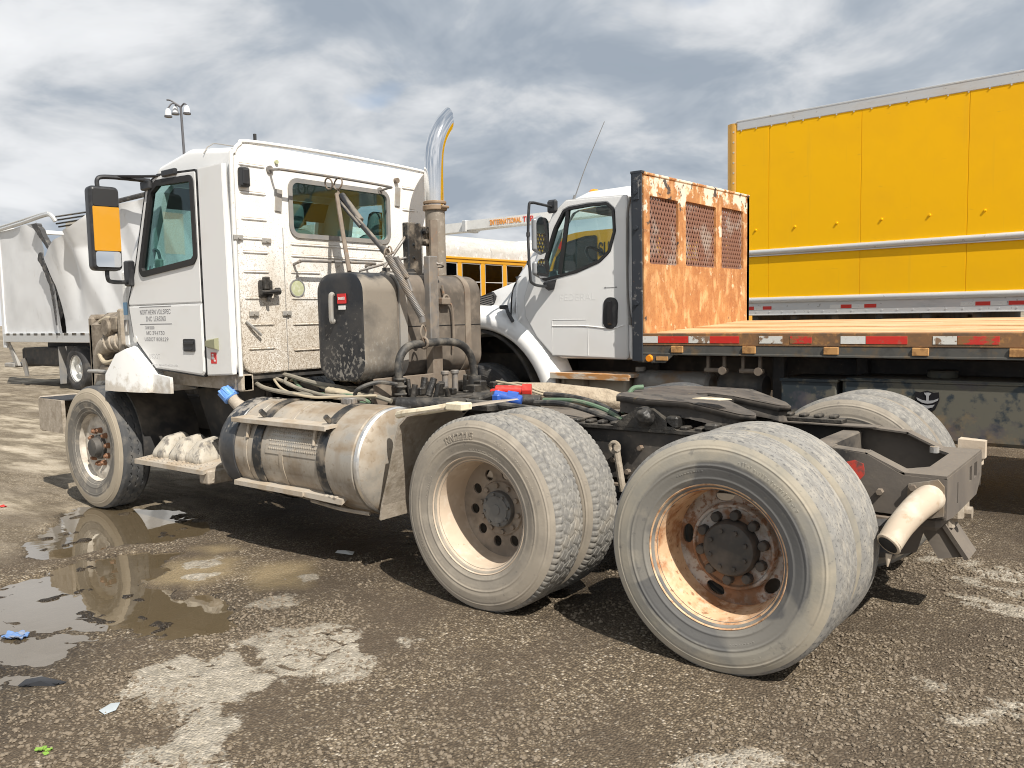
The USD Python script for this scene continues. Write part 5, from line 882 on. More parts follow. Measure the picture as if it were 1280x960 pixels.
M('tank_black_worn', (.030, .040, .047), .42, layers=[dict(c=(.13, .12, .09), s=9, d=5, lo=.50, hi=.60, k=.8, dirn=('x', -.4, .9), da=.12), dict(c=(.20, .14, .075), s=4, d=6, lo=.56, hi=.66, k=.75, dirn=('z', .95, .55), da=.10), dict(c=(.075, .065, .08), s=5, lo=.55, hi=.65, k=.6)])
M('badge_black', (.015, .015, .017), .25); M('badge_silver', (.66, .67, .69), .3, .6)
M('muffler_grey', (.30, .29, .27), .5, .4, layers=[dict(c=(.28, .18, .10), s=4, lo=.48, hi=.62, k=.8, m=0.), dict(c=(.10, .1, .1), s=3, lo=.5, hi=.65, k=.7, m=0.)])
M('corrugated_alu', (.75, .75, .76), .35, .6); M('mirror_back', (.30, .31, .32), .25, .3)
F = Thing('flatbed_truck', 'white flatbed truck with a rusty orange headboard, parked behind the tractor', 'truck', base=(-1.0, 3.5, 0))
fp_ = F.part
YS, YF = 2.33, 4.77
# headboard
HB = Polygon([(YS + .02, 1.30), (YF, 1.36), (YF, 2.79), (4.4, 2.815), (2.9, 2.785), (YS + .02, 2.765)])
W3 = [rrect(2.46, 1.98, 3.03, 2.60, .02), rrect(3.19, 1.985, 3.89, 2.615, .02), rrect(4.03, 1.99, 4.61, 2.63, .02)]
hbp = HB
for w_ in W3: hbp = hbp.difference(w_)
fp_('headboard', cat(ext(hbp, 'x', -2.345, -2.30)), 'headboard_rust')
fp_('headboard_cap', cat(B(-2.36, -2.29, YS + .03, YF, 2.775, 2.80, .006).apply_transform(trimesh.transformations.rotation_matrix(.011, (1, 0, 0), (0, YS, 2.78)))), 'headboard_rust')
for w_ in W3:
    y0, z0, y1, z1 = w_.bounds; ls = []
    from shapely.geometry import LineString
    s = .055
    for k in np.arange(-30, 40):
        for sg in (1, -1): ls.append(LineString([(y0 + k * s, z0 - .02), (y0 + k * s + sg * .62 * (z1 - z0 + .04), z1 + .02)]).buffer(.0085, cap_style=2))
    net = shapely.union_all(ls).intersection(sbox(y0 - .01, z0 - .01, y1 + .01, z1 + .01))
    fp_('mesh_screen', ext(net, 'x', -2.333, -2.323), 'screen_rust', smooth=False)
    fp_('screen_rib', cat(B(-2.36, -2.345, y0 + .56 * (y1 - y0), y1 + .02, z0 - .02, z1 + .02, .004)), 'screen_rust')
fp_('headboard_post', cat(B(-2.415, -2.385, YS - .01, YS + .05, 1.09, 2.80, .004), B(-2.40, -2.305, YS - .012, YS + .006, 1.09, 2.80, .004), B(-2.42, -2.30, YS - .014, YS + .06, 2.785, 2.81, .004), B(-2.39, -2.33, YS - .02, YS, 2.55, 2.72, .004), *[cyl((-2.36, YS - .01, z), (-2.36, YS - .03, z), .02, n=8) for z in (2.30, 1.62, 2.62)]), 'post_black')
fp_('headboard_post', B(-2.42, -2.30, YF - .06, YF + .01, 1.09, 2.82, .005), 'post_black')
# deck boards, side rail
DX1 = 4.6
for k in range(12):
    y0 = YS + .05 + k * .1955; dz = .0015 * ((k * 7) % 4)
    fp_('plank', B(-2.30, DX1, y0, y0 + .191, 1.30, 1.343 + .007 * k + dz - .004, .003), 'deck_wood' if k % 3 else 'deck_wood_pale')
fp_('side_rail', cat(B(-2.40, DX1, YS - .002, YS + .045, 1.235, 1.345, .005)), 'rail_rust')
fp_('rail_flange', cat(B(-2.40, DX1, YS + .002, YS + .05, 1.165, 1.235, .003), B(-2.40, DX1, YS - .006, YS + .05, 1.150, 1.168, .003)), 'rail_dark')
for i, (a, b, c) in enumerate(((-2.335, -2.155, 'reflect_white'), (-2.150, -1.855, 'reflect_red'), (-1.85, -1.655, 'reflect_white_worn'), (-1.65, -1.385, 'reflect_red'), (-1.21, -1.015, 'reflect_white_worn'), (-.95, -.775, 'reflect_red_worn'), (-.55, -.365, 'reflect_white'), (-.36, -.065, 'reflect_red'), (.11, .268, 'reflect_white_worn'), (.272, .54, 'reflect_red_worn'), (1.0, 1.2, 'reflect_white'), (1.2, 1.5, 'reflect_red'))):
    fp_('reflective_strip', B(a, b, YS - .005, YS, 1.258, 1.318, .001), c)
for x in (-1.96, -1.295, -.62, .03, .66, 1.35): fp_('stake_pocket', B(x - .06, x + .055, YS - .012, YS + .03, 1.172, 1.232, .004), 'pocket_wood')
fp_('lamp_bracket', ext(Polygon([(-2.36, 1.155), (-2.36, 1.08), (-2.08, 1.08), (-2.0, 1.15)]), 'y', YS - .004, YS + .012), 'rail_dark')
fp_('marker_lamp', cat(cyl((-2.235, YS - .004, 1.118), (-2.235, YS - .03, 1.118), .034, r2=.028, n=20)), 'amber')
fp_('marker_strip', B(-2.17, -2.05, YS - .010, YS - .004, 1.10, 1.135, .002), 'pocket_wood')
for x0 in (-1.70, -1.38):
    fp_('rope_hanger', cat(*[B(x - .012, x + .012, YS + .06, YS + .09, 1.0, 1.16, .003) for x in (x0 - .0, x0 + .15)], cyl((x0 - .03, YS + .075, 1.02), (x0 + .18, YS + .075, 1.02), .02, n=10), cyl((x0 + .15, YS + .06, 1.02), (x0 + .15, YS + .02, 1.02), .035, n=12)), 'brown_steel')
for k in range(9): fp_('cross_sill', B(-2.2 + .75 * k, -2.12 + .75 * k, YS + .05, YF - .05, 1.17, 1.295, .004), 'rail_dark')
for y in (3.1, 4.0): fp_('frame_rail', B(-5.2, DX1, y - .04, y + .04, .80, 1.10, .006), 'black_frame')
fp_('deck_apron', B(-2.30, DX1, YF - .04, YF, 1.16, 1.40, .005), 'rail_dark')
# cab
def fpts(r, infl=0):
    P = []; c0 = 3.53
    for x, z, w in ((-2.46, 1.09, 1.10), (-2.46, 1.95, 1.10), (-2.46, 2.66, 1.02), (-2.60, 2.735, .98), (-3.15, 2.735, .94), (-3.42, 2.66, .92), (-3.92, 1.88, 1.04), (-3.92, 1.42, 1.08), (-3.40, 1.09, 1.10)):
        xi = x + (infl if x < -3.1 else -infl if x > -2.5 else 0); zi = z - (infl if z > 2.3 else 0) + (infl if z < 1.3 else 0); w = w - infl
        for s in (-1, 1): P.append((xi + (r if x < -3.1 else -r if x > -2.5 else 0), c0 + s * (w - r), zi + (-r if z > 2.3 else r if z < 1.3 else 0)))
    return P
fo, fi2 = hull_r(fpts(.09), .09, 24), hull_r(fpts(.04, .05), .04, 12)
fwin = rpoly([(-3.33, 2.375), (-3.225, 2.53), (-3.16, 2.553), (-2.94, 2.565), (-2.74, 2.56), (-2.67, 2.50), (-2.66, 2.30), (-2.72, 2.12), (-2.83, 2.035), (-3.09, 1.95), (-3.48, 1.885), (-3.50, 1.93), (-3.44, 2.10)], .03)
fws = Polygon([(2.65, 1.98), (4.41, 1.98), (4.30, 2.60), (2.76, 2.60)])
fcab = fo - fi2 - man(ext(fwin, 'y', 2.2, 5.0)) - man(ext(fws, 'x', -4.2, -3.3)) - man(ext(rrect(2.75, 1.9, 4.3, 2.45, .05), 'x', -2.6, -2.3))
fp_('cab_shell', tm(fcab), 'white_truck', smooth=40)
fp_('windscreen', cat(trimesh.Trimesh([(-3.86, 2.65, 1.98), (-3.86, 4.41, 1.98), (-3.46, 4.30, 2.60), (-3.46, 2.76, 2.60)], [[0, 1, 2], [0, 2, 3]], process=False)), 'cab_glass_clear')
fp_('rear_window', trimesh.Trimesh([(-2.48, 2.75, 1.9), (-2.48, 4.3, 1.9), (-2.48, 4.3, 2.45), (-2.48, 2.75, 2.45)], [[0, 1, 2], [0, 2, 3]], process=False), 'cab_glass_clear')
dpo = rpoly([(-2.52, 2.62), (-3.20, 2.64), (-3.36, 2.52), (-3.66, 1.90), (-3.735, 1.70), (-3.72, 1.52), (-3.585, 1.31), (-3.385, 1.12), (-2.54, 1.10), (-2.52, 1.12)], .02)
CY = 2.43
fd = fp_('door', panel(dpo.difference(fwin.buffer(.02)), 'y', CY + .04, CY - .006, .006), 'white_truck')
fp_('door_gap', ext(dpo.buffer(.005).difference(dpo.buffer(-.002)), 'y', CY + .002, CY + .03), 'lettering_faint')
fp_('window_frame', ext(fwin.buffer(.018).difference(fwin.buffer(-.008)), 'y', CY - .012, CY + .04), 'rubber_seal', parent=fd)
fp_('window_divider', hull([(-3.195, CY - .01, 2.545), (-3.165, CY - .01, 2.545), (-3.305, CY - .01, 1.93), (-3.27, CY - .01, 1.93), (-3.195, CY + .03, 2.545), (-3.165, CY + .03, 2.545), (-3.305, CY + .03, 1.93), (-3.27, CY + .03, 1.93)]), 'rubber_seal', parent=fd)
fp_('window_pane', trimesh.Trimesh(*[np.asarray(q) for q in (lambda m: (m.vertices[np.isclose(m.vertices[:, 1], CY + .01)], None))(ext(fwin, 'y', CY + .01, CY + .02))][:1], process=False) if False else (lambda p: trimesh.Trimesh(np.stack([p[0][:, 0], np.full(len(p[0]), CY + .012), p[0][:, 1]], 1), p[1], process=False))(trimesh.creation.triangulate_polygon(fwin, engine='earcut')), 'cab_glass', parent=fd)
fp_('door_handle', cat(ext(affinity.rotate(rrect(-2.785, 1.385, -2.625, 1.685, .07), -3), 'y', CY - .012, CY + .01)), 'black_plastic', parent=fd)
fp_('handle_grip', hull([(-2.725, CY - .035, 1.64), (-2.69, CY - .035, 1.64), (-2.725, CY - .03, 1.44), (-2.69, CY - .03, 1.44), (-2.73, CY - .01, 1.65), (-2.685, CY - .01, 1.65), (-2.73, CY - .01, 1.42), (-2.685, CY - .01, 1.42)]), 'badge_black', parent=fd)
fp_('door_mark', cat(B(-2.76, -2.64, CY - .0085, CY - .006, 1.775, 1.779, .0003), *[hull([(x, CY - .0085, 1.769), (x, CY - .0085, 1.785), (x + s * .02, CY - .0085, 1.777), (x, CY - .006, 1.777)]) for x, s in ((-2.755, -1), (-2.645, 1))]), 'lettering_grey', parent=fd)
fp_('door_crease', cat(tube([(-3.385, CY - .006, 1.42), (-3.0, CY - .006, 1.415), (-2.70, CY - .006, 1.39), (-2.56, CY - .006, 1.42)], .006, 6), B(-3.385, -2.98, CY - .0085, CY - .006, 1.475, 1.479, .0005), B(-3.385, -3.381, CY - .0085, CY - .006, 1.13, 1.478, .0005), B(-2.965, -2.961, CY - .0085, CY - .006, 1.13, 1.44, .0005)), 'white_truck', parent=fd)
fp_('faded_lettering', text_xz('FEDERAL', .065, -3.30, CY - .006, 1.665, .42, .0008), 'white_paint', parent=fd, smooth=False)
fp_('rear_corner_panel', cat(B(-2.50, -2.44, CY - .006, CY + .08, 1.10, 2.60, .012)), 'white_truck')
fp_('intake_hose', coil((-2.455, CY + .03, 1.66), (-2.43, CY + .03, 2.42), .032, .016, 16), 'corrugated_alu')
fp_('rear_pipe', cat(tube([(-2.47, CY - .02, 2.60), (-2.50, CY - .03, 2.40), (-2.505, CY - .03, 1.8), (-2.49, CY - .03, 1.56), (-2.475, CY - .03, 1.48)], .012, 8), cyl((-2.475, CY - .03, 1.49), (-2.475, CY - .03, 1.42), .02, n=10)), 'grey_trim')
fp_('dashboard', hull([(-3.35, 2.5, 1.86), (-3.35, 4.5, 1.86), (-3.9, 2.5, 1.93), (-3.9, 4.5, 1.93), (-3.4, 2.5, 1.97), (-3.4, 4.5, 1.97), (-3.5, 2.5, 1.4), (-3.5, 4.5, 1.4)]), 'interior_grey')
fp_('steering_wheel', cat(torus((-3.16, 3.0, 2.07), (.8, 0, .7), .20, .016), cyl((-3.16, 3.0, 2.07), (-3.4, 3.0, 1.9), .03), tube([(-3.16, 2.8, 2.07), (-3.16, 3.2, 2.07)], .014, 6, 0)), 'interior_grey')
for y in (3.0, 4.05): fp_('seat', cat(tm(hull_r([(-2.68, y - .19, 1.5), (-2.68, y + .19, 1.5), (-2.60, y - .16, 2.02), (-2.60, y + .16, 2.02)], .06)), tm(hull_r([(-2.7, y - .2, 1.5), (-2.7, y + .2, 1.5), (-3.1, y - .2, 1.52), (-3.1, y + .2, 1.52)], .07))), 'seat_cloth')
fp_('overhead_console', cat(B(-3.0, -2.7, 2.62, 4.4, 2.50, 2.68, .03), B(-2.86, -2.70, 4.0, 4.3, 2.30, 2.52, .02)), 'interior_grey')
fp_('rear_view_mirror', cat(B(-3.36, -3.33, 3.55, 3.75, 2.42, 2.47, .01), B(-3.36, -3.34, 3.63, 3.67, 2.46, 2.56, .004)), 'black_plastic')
fp_('roof_beacon', cat(lathe([(.075, 0), (.075, .02), (.068, .05), (.04, .085), (0, .095)], (-3.30, 3.1, 2.735), (0, 0, 1), 20)), 'amber')
fp_('antenna', cat(tube([(-3.35, 2.8, 2.70), (-3.2, 2.8, 3.02), (-2.98, 2.8, 3.42)], [.006, .004, .003], 6), cyl((-3.36, 2.8, 2.69), (-3.34, 2.8, 2.74), .014, n=8)), 'grey_trim')
# hood, fender, wheel
fp_('hood', hull([(-3.93, 2.62, 1.90), (-3.93, 4.45, 1.90), (-4.15, 2.66, 1.845), (-4.15, 4.4, 1.845), (-5.2, 2.9, 1.55), (-5.2, 4.15, 1.55), (-3.93, 2.50, 1.60), (-3.93, 4.55, 1.60), (-5.25, 2.85, 1.2), (-5.25, 4.2, 1.2), (-3.93, 2.47, 1.42), (-3.93, 4.57, 1.42), (-4.4, 2.60, 1.76), (-4.4, 4.45, 1.76), (-4.7, 2.55, 1.4), (-4.7, 4.5, 1.4)]), 'white_truck', smooth=30)
fp_('hood_seam', tube([(-3.945, 2.60, 1.905), (-3.935, 2.49, 1.76), (-3.94, 2.46, 1.44)], .009, 6), 'rubber_seal')
vp = [(-4.46, 1.72), (-4.24, 1.785), (-4.20, 1.74), (-4.225, 1.665), (-4.46, 1.60)]
fp_('hood_vent', hull([(x, y, z) for x, z in vp for y in (2.515, 2.56)]), 'rubber_seal')
for k in range(5): fp_('vent_slat', hull([(-4.45, 2.505, 1.622 + .024 * k), (-4.22 + .002 * k, 2.505, 1.672 + .022 * k), (-4.45, 2.505, 1.610 + .024 * k), (-4.22, 2.505, 1.660 + .022 * k), (-4.45, 2.53, 1.622 + .024 * k), (-4.22, 2.53, 1.672 + .022 * k)]), 'grey_trim')
FC, FZ = (-4.42), .52
def arch(r0, r1, y0, y1, a0=-22, a1=196, n=30):
    t = np.radians(np.linspace(a0, a1, n)); o = [(FC + r1 * math.cos(q), FZ + r1 * math.sin(q) * 1.06) for q in t]; i = [(FC + r0 * math.cos(q), FZ + r0 * math.sin(q) * 1.06) for q in t[::-1]]
    return ext(Polygon(o + i), 'y', y0, y1)
def arch_loft():
    t = np.radians(np.linspace(-24, 200, 44)); rows = []
    for y, r in ((2.62, .80), (2.46, .825), (2.40, .85), (2.37, .90), (2.38, .96), (2.43, 1.02), (2.52, 1.07), (2.62, 1.09)):
        rows.append([(FC + r * math.cos(q) * (1.13 if math.cos(q) > 0 else 1.0), y, FZ + r * math.sin(q) * 1.06) for q in t])
    v = np.array(rows); a_, b_ = v.shape[:2]; i, j = np.meshgrid(np.arange(a_ - 1), np.arange(b_ - 1), indexing='ij'); k = (i * b_ + j).ravel()
    return trimesh.Trimesh(v.reshape(-1, 3), np.vstack([np.stack([k, k + 1, k + b_ + 1], 1), np.stack([k, k + b_ + 1, k + b_], 1)]), process=False)
fp_('front_fender', cat(arch_loft()), 'white_truck', smooth=60)
fp_('fender_strap', cat(tube([(-3.98, 2.44, 1.62), (-3.92, 2.40, 1.55), (-3.85, 2.38, 1.47)], .02, 8), B(-4.05, -3.96, 2.40, 2.46, 1.595, 1.64, .01)), 'black_plastic')
fp_('turn_lamp', hull([(-4.52, 2.42, 1.52), (-4.38, 2.395, 1.53), (-4.52, 2.42, 1.49), (-4.38, 2.395, 1.50), (-4.45, 2.38, 1.51), (-4.3, 2.42, 1.51)]), 'olive_lens')
fp_('wheel_well', cat(arch(.79, .82, 2.46, 3.2), B(-5.2, -3.75, 3.18, 3.2, .5, 1.4, .01)), 'black_dusty')
for x, y, s in ((FC, 2.62, -1), (FC, 4.43, 1)): wheel(F, (x, y, .50), s, 'steer', 'steer', 'tyre_dark', 'tread_dark')
for x in (2.6,):
    for y, s in ((2.62, -1), (4.45, 1)): wheel(F, (x, y, .50), s, 'steer', 'steer', 'tyre_dark', 'tread_dark')
fp_('front_bumper', B(-5.45, -5.25, 2.5, 4.55, .5, .85, .05), 'white_truck')
# mirror on the driver's door
fm_ = F.group('mirror')
fp_('mirror_bracket', cat(tube([(-3.36, 2.42, 2.59), (-3.36, 2.2, 2.60), (-3.36, 2.08, 2.60), (-3.37, 2.05, 2.56), (-3.385, 2.05, 2.25), (-3.37, 2.05, 1.90), (-3.37, 2.08, 1.84), (-3.38, 2.2, 1.815), (-3.40, 2.42, 1.81)], .014, 8, 4), B(-3.42, -3.30, 2.40, 2.45, 2.53, 2.66, .02), hull([(-3.47, 2.42, 1.86), (-3.32, 2.42, 1.88), (-3.42, 2.42, 1.77), (-3.35, 2.42, 1.78), (-3.43, 2.34, 1.84), (-3.36, 2.34, 1.85), (-3.40, 2.34, 1.79)]), *[cyl((-3.385, 2.05, z - .02), (-3.385, 2.05, z + .02), .02, n=10) for z in (2.30, 2.03)]), 'black_plastic', parent=fm_)
def oval(y0, y1, z0, z1, x): return tm(hull_r([(x - .0, y, z) for y in (y0 + .03, y1 - .03) for z in (z0 + .07, z1 - .07)] + [(x - .06, (y0 + y1) / 2, z) for z in (z0 + .12, z1 - .12)] + [(x, (y0 + y1) / 2, z0 + .04), (x, (y0 + y1) / 2, z1 - .04)], .03, 16))
fp_('mirror_housing', oval(2.09, 2.33, 2.10, 2.50, -3.36), 'mirror_back', parent=fm_); fp_('mirror_glass', ext(rrect(2.11, 2.13, 2.31, 2.47, .07), 'x', -3.335, -3.325), 'mirror_glass', parent=fm_)
fp_('mirror_housing', oval(2.09, 2.33, 1.87, 2.09, -3.36), 'mirror_back', parent=fm_); fp_('mirror_glass', ext(rrect(2.11, 1.89, 2.31, 2.07, .06), 'x', -3.335, -3.325), 'mirror_glass', parent=fm_)
# below the cab and deck
fp_('cab_step', cat(B(-3.36, -2.46, 2.34, 2.72, .925, .955, .004), B(-3.36, -2.46, 2.335, 2.345, .90, .96, .003)), 'step_rust')
fp_('battery_box', cat(B(-3.34, -2.56, 2.44, 2.90, .52, .915, .02), *[tube([(x, 2.43, .91), (x, 2.41, .70), (x, 2.43, .55)], .014, 6, 0) for x in (-3.26, -3.02)]), 'box_tan')
fp_('step_bracket', cat(*[B(x - .02, x + .02, 2.40, 2.44, .60, .93, .004) for x in (-3.32, -2.98)]), 'brown_steel')
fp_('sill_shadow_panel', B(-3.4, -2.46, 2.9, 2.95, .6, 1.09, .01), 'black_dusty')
fp_('muffler', cat(cyl((-2.52, 2.62, .86), (-1.75, 2.62, .86), .13, n=28, bev=.03), cyl((-2.46, 2.56, .98), (-2.46, 2.56, 1.02), .05, n=16)), 'muffler_grey')
fp_('air_tank', cyl((-1.66, 2.6, .86), (-1.25, 2.6, .86), .14, n=24, bev=.03), 'black_dusty')
fp_('tool_box', cat(B(-1.05, -.60, 2.40, 2.95, .55, .955, .012), B(-1.06, -.59, 2.39, 2.96, .945, .968, .004)), 'tank_black_worn')
fp_('fuel_tank', cat(B(-.56, 1.6, 2.40, 3.0, .515, .985, .03), B(-.57, 1.6, 2.395, 3.0, .962, .975, .004)), 'tank_black_worn')
fp_('filler_neck', cyl((.10, 2.75, .98), (.10, 2.75, 1.04), .11, n=24, bev=.01), 'tank_black_worn')
em = fp_('tank_badge', ext(Polygon([(-.015, .90), (.02, .895), (.065, .91), (.11, .895), (.145, .90), (.15, .84), (.125, .775), (.065, .735), (.005, .775), (-.02, .84)]), 'y', 2.388, 2.40), 'badge_black')
fp_('badge_emblem', cat(ext(Polygon([(.06, .895), (.08, .895), (.078, .83), (.062, .83)]), 'y', 2.383, 2.388), ext(Polygon([(.045, .893), (.095, .893), (.085, .875), (.055, .875)]), 'y', 2.3835, 2.3875), ext(Polygon([(-.005, .855), (.03, .838), (.07, .832), (.11, .838), (.145, .855), (.14, .838), (.105, .818), (.07, .812), (.035, .818), (0, .838)]), 'y', 2.3828, 2.388), ext(Polygon([(.02, .806), (.07, .797), (.12, .806), (.105, .785), (.07, .775), (.035, .785)]), 'y', 2.383, 2.388)), 'badge_silver', parent=em)
for x, y in ((-1.15, 2.65), (-.56, 3.0)): fp_('hanging_frame', B(x - .05, x + .05, y - .05, y + .05, .6, 1.155, .01), 'black_dusty')
# ------------------------------------------------------------------ yellow box trailer
M('yellow_panel', (.88, .48, .0), .55, spec=.22, layers=[dict(c=(.55, .34, .04), s=3, st=(2.5, 1, .15), lo=.60, hi=.78, k=.35), dict(c=(.72, .37, .01), s=1.2, lo=.45, hi=.75, k=.4), dict(c=(.45, .27, .04), s=5, st=(.6, 1, 3), lo=.66, hi=.76, k=.5)])
M('yellow_post', (.66, .36, .06), .5, layers=[dict(c=(.50, .30, .10), s=5, lo=.5, hi=.7, k=.5)])
M('trailer_alu', (.62, .63, .63), .42, .5, layers=[dict(c=(.44, .42, .39), s=3, st=(.5, 1, 2), lo=.5, hi=.68, k=.6, m=0.), dict(c=(.20, .19, .17), s=18, lo=.64, hi=.7, k=.6, m=0.)])
Y = Thing('box_trailer', 'yellow box trailer with silver rails parked beyond the rusty flatbed', 'trailer', base=(-3.74, 7.78, 0))
UsdGeom.Xformable(Y.prim).AddRotateZOp().Set(-3.2)
yp = Y.part; YY = 7.78; YX1 = 9.5
seams = [-3.74] + [-3.22 + 1.32 * k for k in range(10)]
for a, b in zip(seams[:-1], seams[1:]):
    yp('side_panel', panel([(a + .0015, 1.70), (b - .0015, 1.70), (b - .0015, 4.235), (a + .0015, 4.235)], 'y', YY + .04, YY, .002), 'yellow_panel')
yp('inner_wall', B(-3.8, seams[-1], YY + .02, 10.3, 1.5, 4.30, .01), 'yellow_post')
yp('corner_post', cat(lathe([(.0, 1.46), (.13, 1.46), (.13, 4.33), (0, 4.33)], (-3.79, YY + .12, 0), (0, 0, 1), 24), B(-3.80, -3.742, YY - .004, YY + .1, 1.46, 4.33, .004)), 'yellow_post')
yp('top_rail', cat(B(-3.72, seams[-1], YY - .008, YY + .05, 4.215, 4.345, .006), B(-3.74, seams[-1], YY - .012, YY + .05, 4.335, 4.36, .004)), 'trailer_alu')
yp('mid_rail', cat(cyl((-3.70, YY - .004, 2.385), (seams[-1], YY - .004, 2.385), .042, n=14), B(-3.70, seams[-1], YY - .02, YY + .01, 2.325, 2.345, .004)), 'trailer_alu')
yp('bottom_rail', cat(cyl((-3.74, YY - .002, 1.675), (seams[-1], YY - .002, 1.675), .045, n=14), B(-3.74, seams[-1], YY - .006, YY + .04, 1.46, 1.64, .004), B(-3.74, seams[-1], YY - .02, YY + .04, 1.45, 1.465, .003)), 'trailer_alu')
from_px = [(-3.55, -3.44, 'red'), (-3.44, -3.30, 'white'), (-3.30, -3.165, 'red'), (-2.30, -2.15, 'white'), (-2.15, -2.0, 'red'), (-2.0, -1.83, 'white'), (-1.83, -1.67, 'red'), (-.63, -.46, 'white'), (-.46, -.29, 'red'), (-.29, -.11, 'white'), (-.09, .1, 'red'), (1.2, 1.4, 'white'), (1.4, 1.6, 'red')]
for a, b, c in from_px: yp('reflective_strip', B(a, b, YY - .010, YY - .005, 1.535, 1.585, .001), 'reflect_' + c)
yp('rivets', cat(*[cyl((x, YY - .004, 4.205), (x, YY - .010, 4.205), .011, n=6) for x in np.arange(-3.65, 8, .235)], *[cyl((-3.775, YY - .003, z), (-3.775, YY - .012, z), .014, n=6) for z in np.arange(1.8, 4.3, .15)], *[cyl((x, YY - .005, z), (x, YY - .011, z), .011, n=6) for x in np.arange(-3.6, 8, .2) for z in (1.50, 1.615)]), 'trailer_alu', kind='stuff')
for x in (-3.42, -2.82, -2.22, -1.62, -1.02, -.38, .25, .9): yp('rub_stud', cyl((x, YY + .0, 2.72), (x, YY - .016, 2.72), .018, r2=.012, n=10), 'yellow_panel')
yp('floor_frame', cat(*[B(x, x + .1, YY + .05, 10.3, 1.3, 1.5, .01) for x in np.arange(-3.5, 9, .6)]), 'rail_dark')
for y in (8.2, 9.9): yp('landing_leg', cat(B(-1.1, -.95, y - .07, y + .07, .1, 1.4, .01), B(-1.2, -.85, y - .15, y + .15, 0, .1, .01)), 'rail_dark')
for x in (6.8, 8.1):
    for y, s in ((8.1, -1), (10.0, 1)): wheel(Y, (x, y, .5), s, 'steer', 'steer', 'tyre_dark', 'tread_dark')
# ------------------------------------------------------------------ damaged white box truck on the left
M('van_white', (.66, .67, .68), .45, layers=[dict(c=(.52, .53, .54), s=1.2, lo=.45, hi=.7, k=.5), dict(c=(.42, .40, .37), s=5, st=(1, 1, .4), lo=.62, hi=.72, k=.5)])
M('torn_edge', (.05, .05, .052), .8, layers=[dict(c=(.20, .185, .165), s=9, lo=.52, hi=.62, k=.5)])
M('van_lining', (.56, .52, .44), .85, layers=[dict(c=(.42, .38, .3), s=3, lo=.5, hi=.65, k=.6)])
M('rim_alu', (.72, .72, .70), .35, .5)
V = Thing('damaged_box_truck', 'white box truck with a crumpled torn side, parked at the left edge', 'truck', base=(-17.5, 5.8, 0))
vp_ = V.part; VY = 4.5
def sheet(xl, xr, zb, zt, yoff, nu=70, nv=60):
    u, w_ = np.meshgrid(np.linspace(0, 1, nu), np.linspace(0, 1, nv), indexing='ij')
    z = zb + (w_) * (zt(xl(0 * w_ + .5) + u * 0, u) - zb); x0, x1 = xl(z), xr(z); x = x0 + u * (x1 - x0); z = zb + w_ * (zt(x, u) - zb); x0, x1 = xl(z), xr(z); x = x0 + u * (x1 - x0)
    y = VY + yoff(x, z, u); v = np.stack([x, y, z], -1).reshape(-1, 3); i, j = np.meshgrid(np.arange(nu - 1), np.arange(nv - 1), indexing='ij'); k = (i * nv + j).ravel()
    return trimesh.Trimesh(v, np.vstack([np.stack([k, k + nv, k + nv + 1], 1), np.stack([k, k + nv + 1, k + 1], 1)]), process=False)
TZ_ = [1.3, 1.9, 2.4, 2.8, 3.05, 3.25, 3.6, 3.95]; TX_ = [-18.60, -18.68, -18.78, -19.02, -19.25, -19.22, -19.36, -19.55]
tear = lambda z: np.interp(z, TZ_, TX_)
gap = lambda z: np.interp(z, [1.3, 1.9, 2.5, 2.9, 3.1, 4], [.0, .10, .20, .26, .05, .05])
fb2 = lambda x, z, s, sd: meshkit.fbm(np.stack([x * s, z * s, 0 * x], -1), 3, sd) - .5
vp_('side_panel', sheet(lambda z: -21.95 + 0 * z, lambda z: tear(z) - gap(z) * .3, 1.3, lambda x, u: 3.88 + .045 * (x + 21.9) * .6 + 0 * u, lambda x, z, u: -.10 * np.exp(-((u - 1) / .06) ** 2) + .06 * fb2(x, z, .8, 4) - .12 * np.clip((z - 3.3), 0, 1) * np.exp(-((x + 20.4) / .35) ** 2) * (u > 0)), 'van_white', smooth=True)
ztop = lambda x, u: np.interp(x, [-19.4, -19.0, -18.6, -18.0, -17.4, -17.05, -16.8, -16, -12.9], [3.06, 3.12, 3.30, 3.48, 3.62, 3.80, 3.98, 4.02, 4.10])
def crumple(x, z, u):
    h = np.clip((z - 1.6) / 2, 0, 1)
    y = -.34 * h * np.exp(-((x + 18.6 + .4 * (3.1 - z)) / .8) ** 2) - .22 * h * np.exp(-((x + 17.5 - .3 * (3 - z)) / .5) ** 2) + .16 * h * np.exp(-((x + 17.9) / .22) ** 2)
    y += .10 * np.abs(fb2(x, z * .6, .7, 12)) * 2 * (.3 + h) - .35 * np.clip((z - 3.2), 0, 1) * np.exp(-((x + 17.3) / .5) ** 2)
    y += .10 * np.abs(((x * .9 + z * .7) % 1.1) - .55) * np.clip((x + 17.6) / 1.0, 0, 1)
    return y
vp_('crumpled_panel', sheet(lambda z: tear(np.minimum(z, 3.2)) + gap(z) * .5, lambda z: -12.95 + 0 * z, 1.3, ztop, crumple, 120, 70), 'van_white', smooth=True)
def torn(path, hw, seed):
    r_ = np.random.default_rng(seed); L_, R_ = [], []
    for (x, z), w_ in zip(path, hw): L_.append((x - w_ * (.5 + r_.uniform(-.10, .10)), z)); R_.append((x + w_ * (.5 + r_.uniform(-.14, .14)), z + r_.uniform(-.01, .01)))
    return Polygon(L_ + R_[::-1]).buffer(0)
zz_ = np.linspace(1.5, 3.2, 40)
tq = torn([(float(tear(z)) + float(gap(z)) * .1, z) for z in zz_], np.interp(zz_, [1.5, 2, 2.5, 2.9, 3.1, 3.2], [.02, .09, .17, .26, .24, .10]), 2)
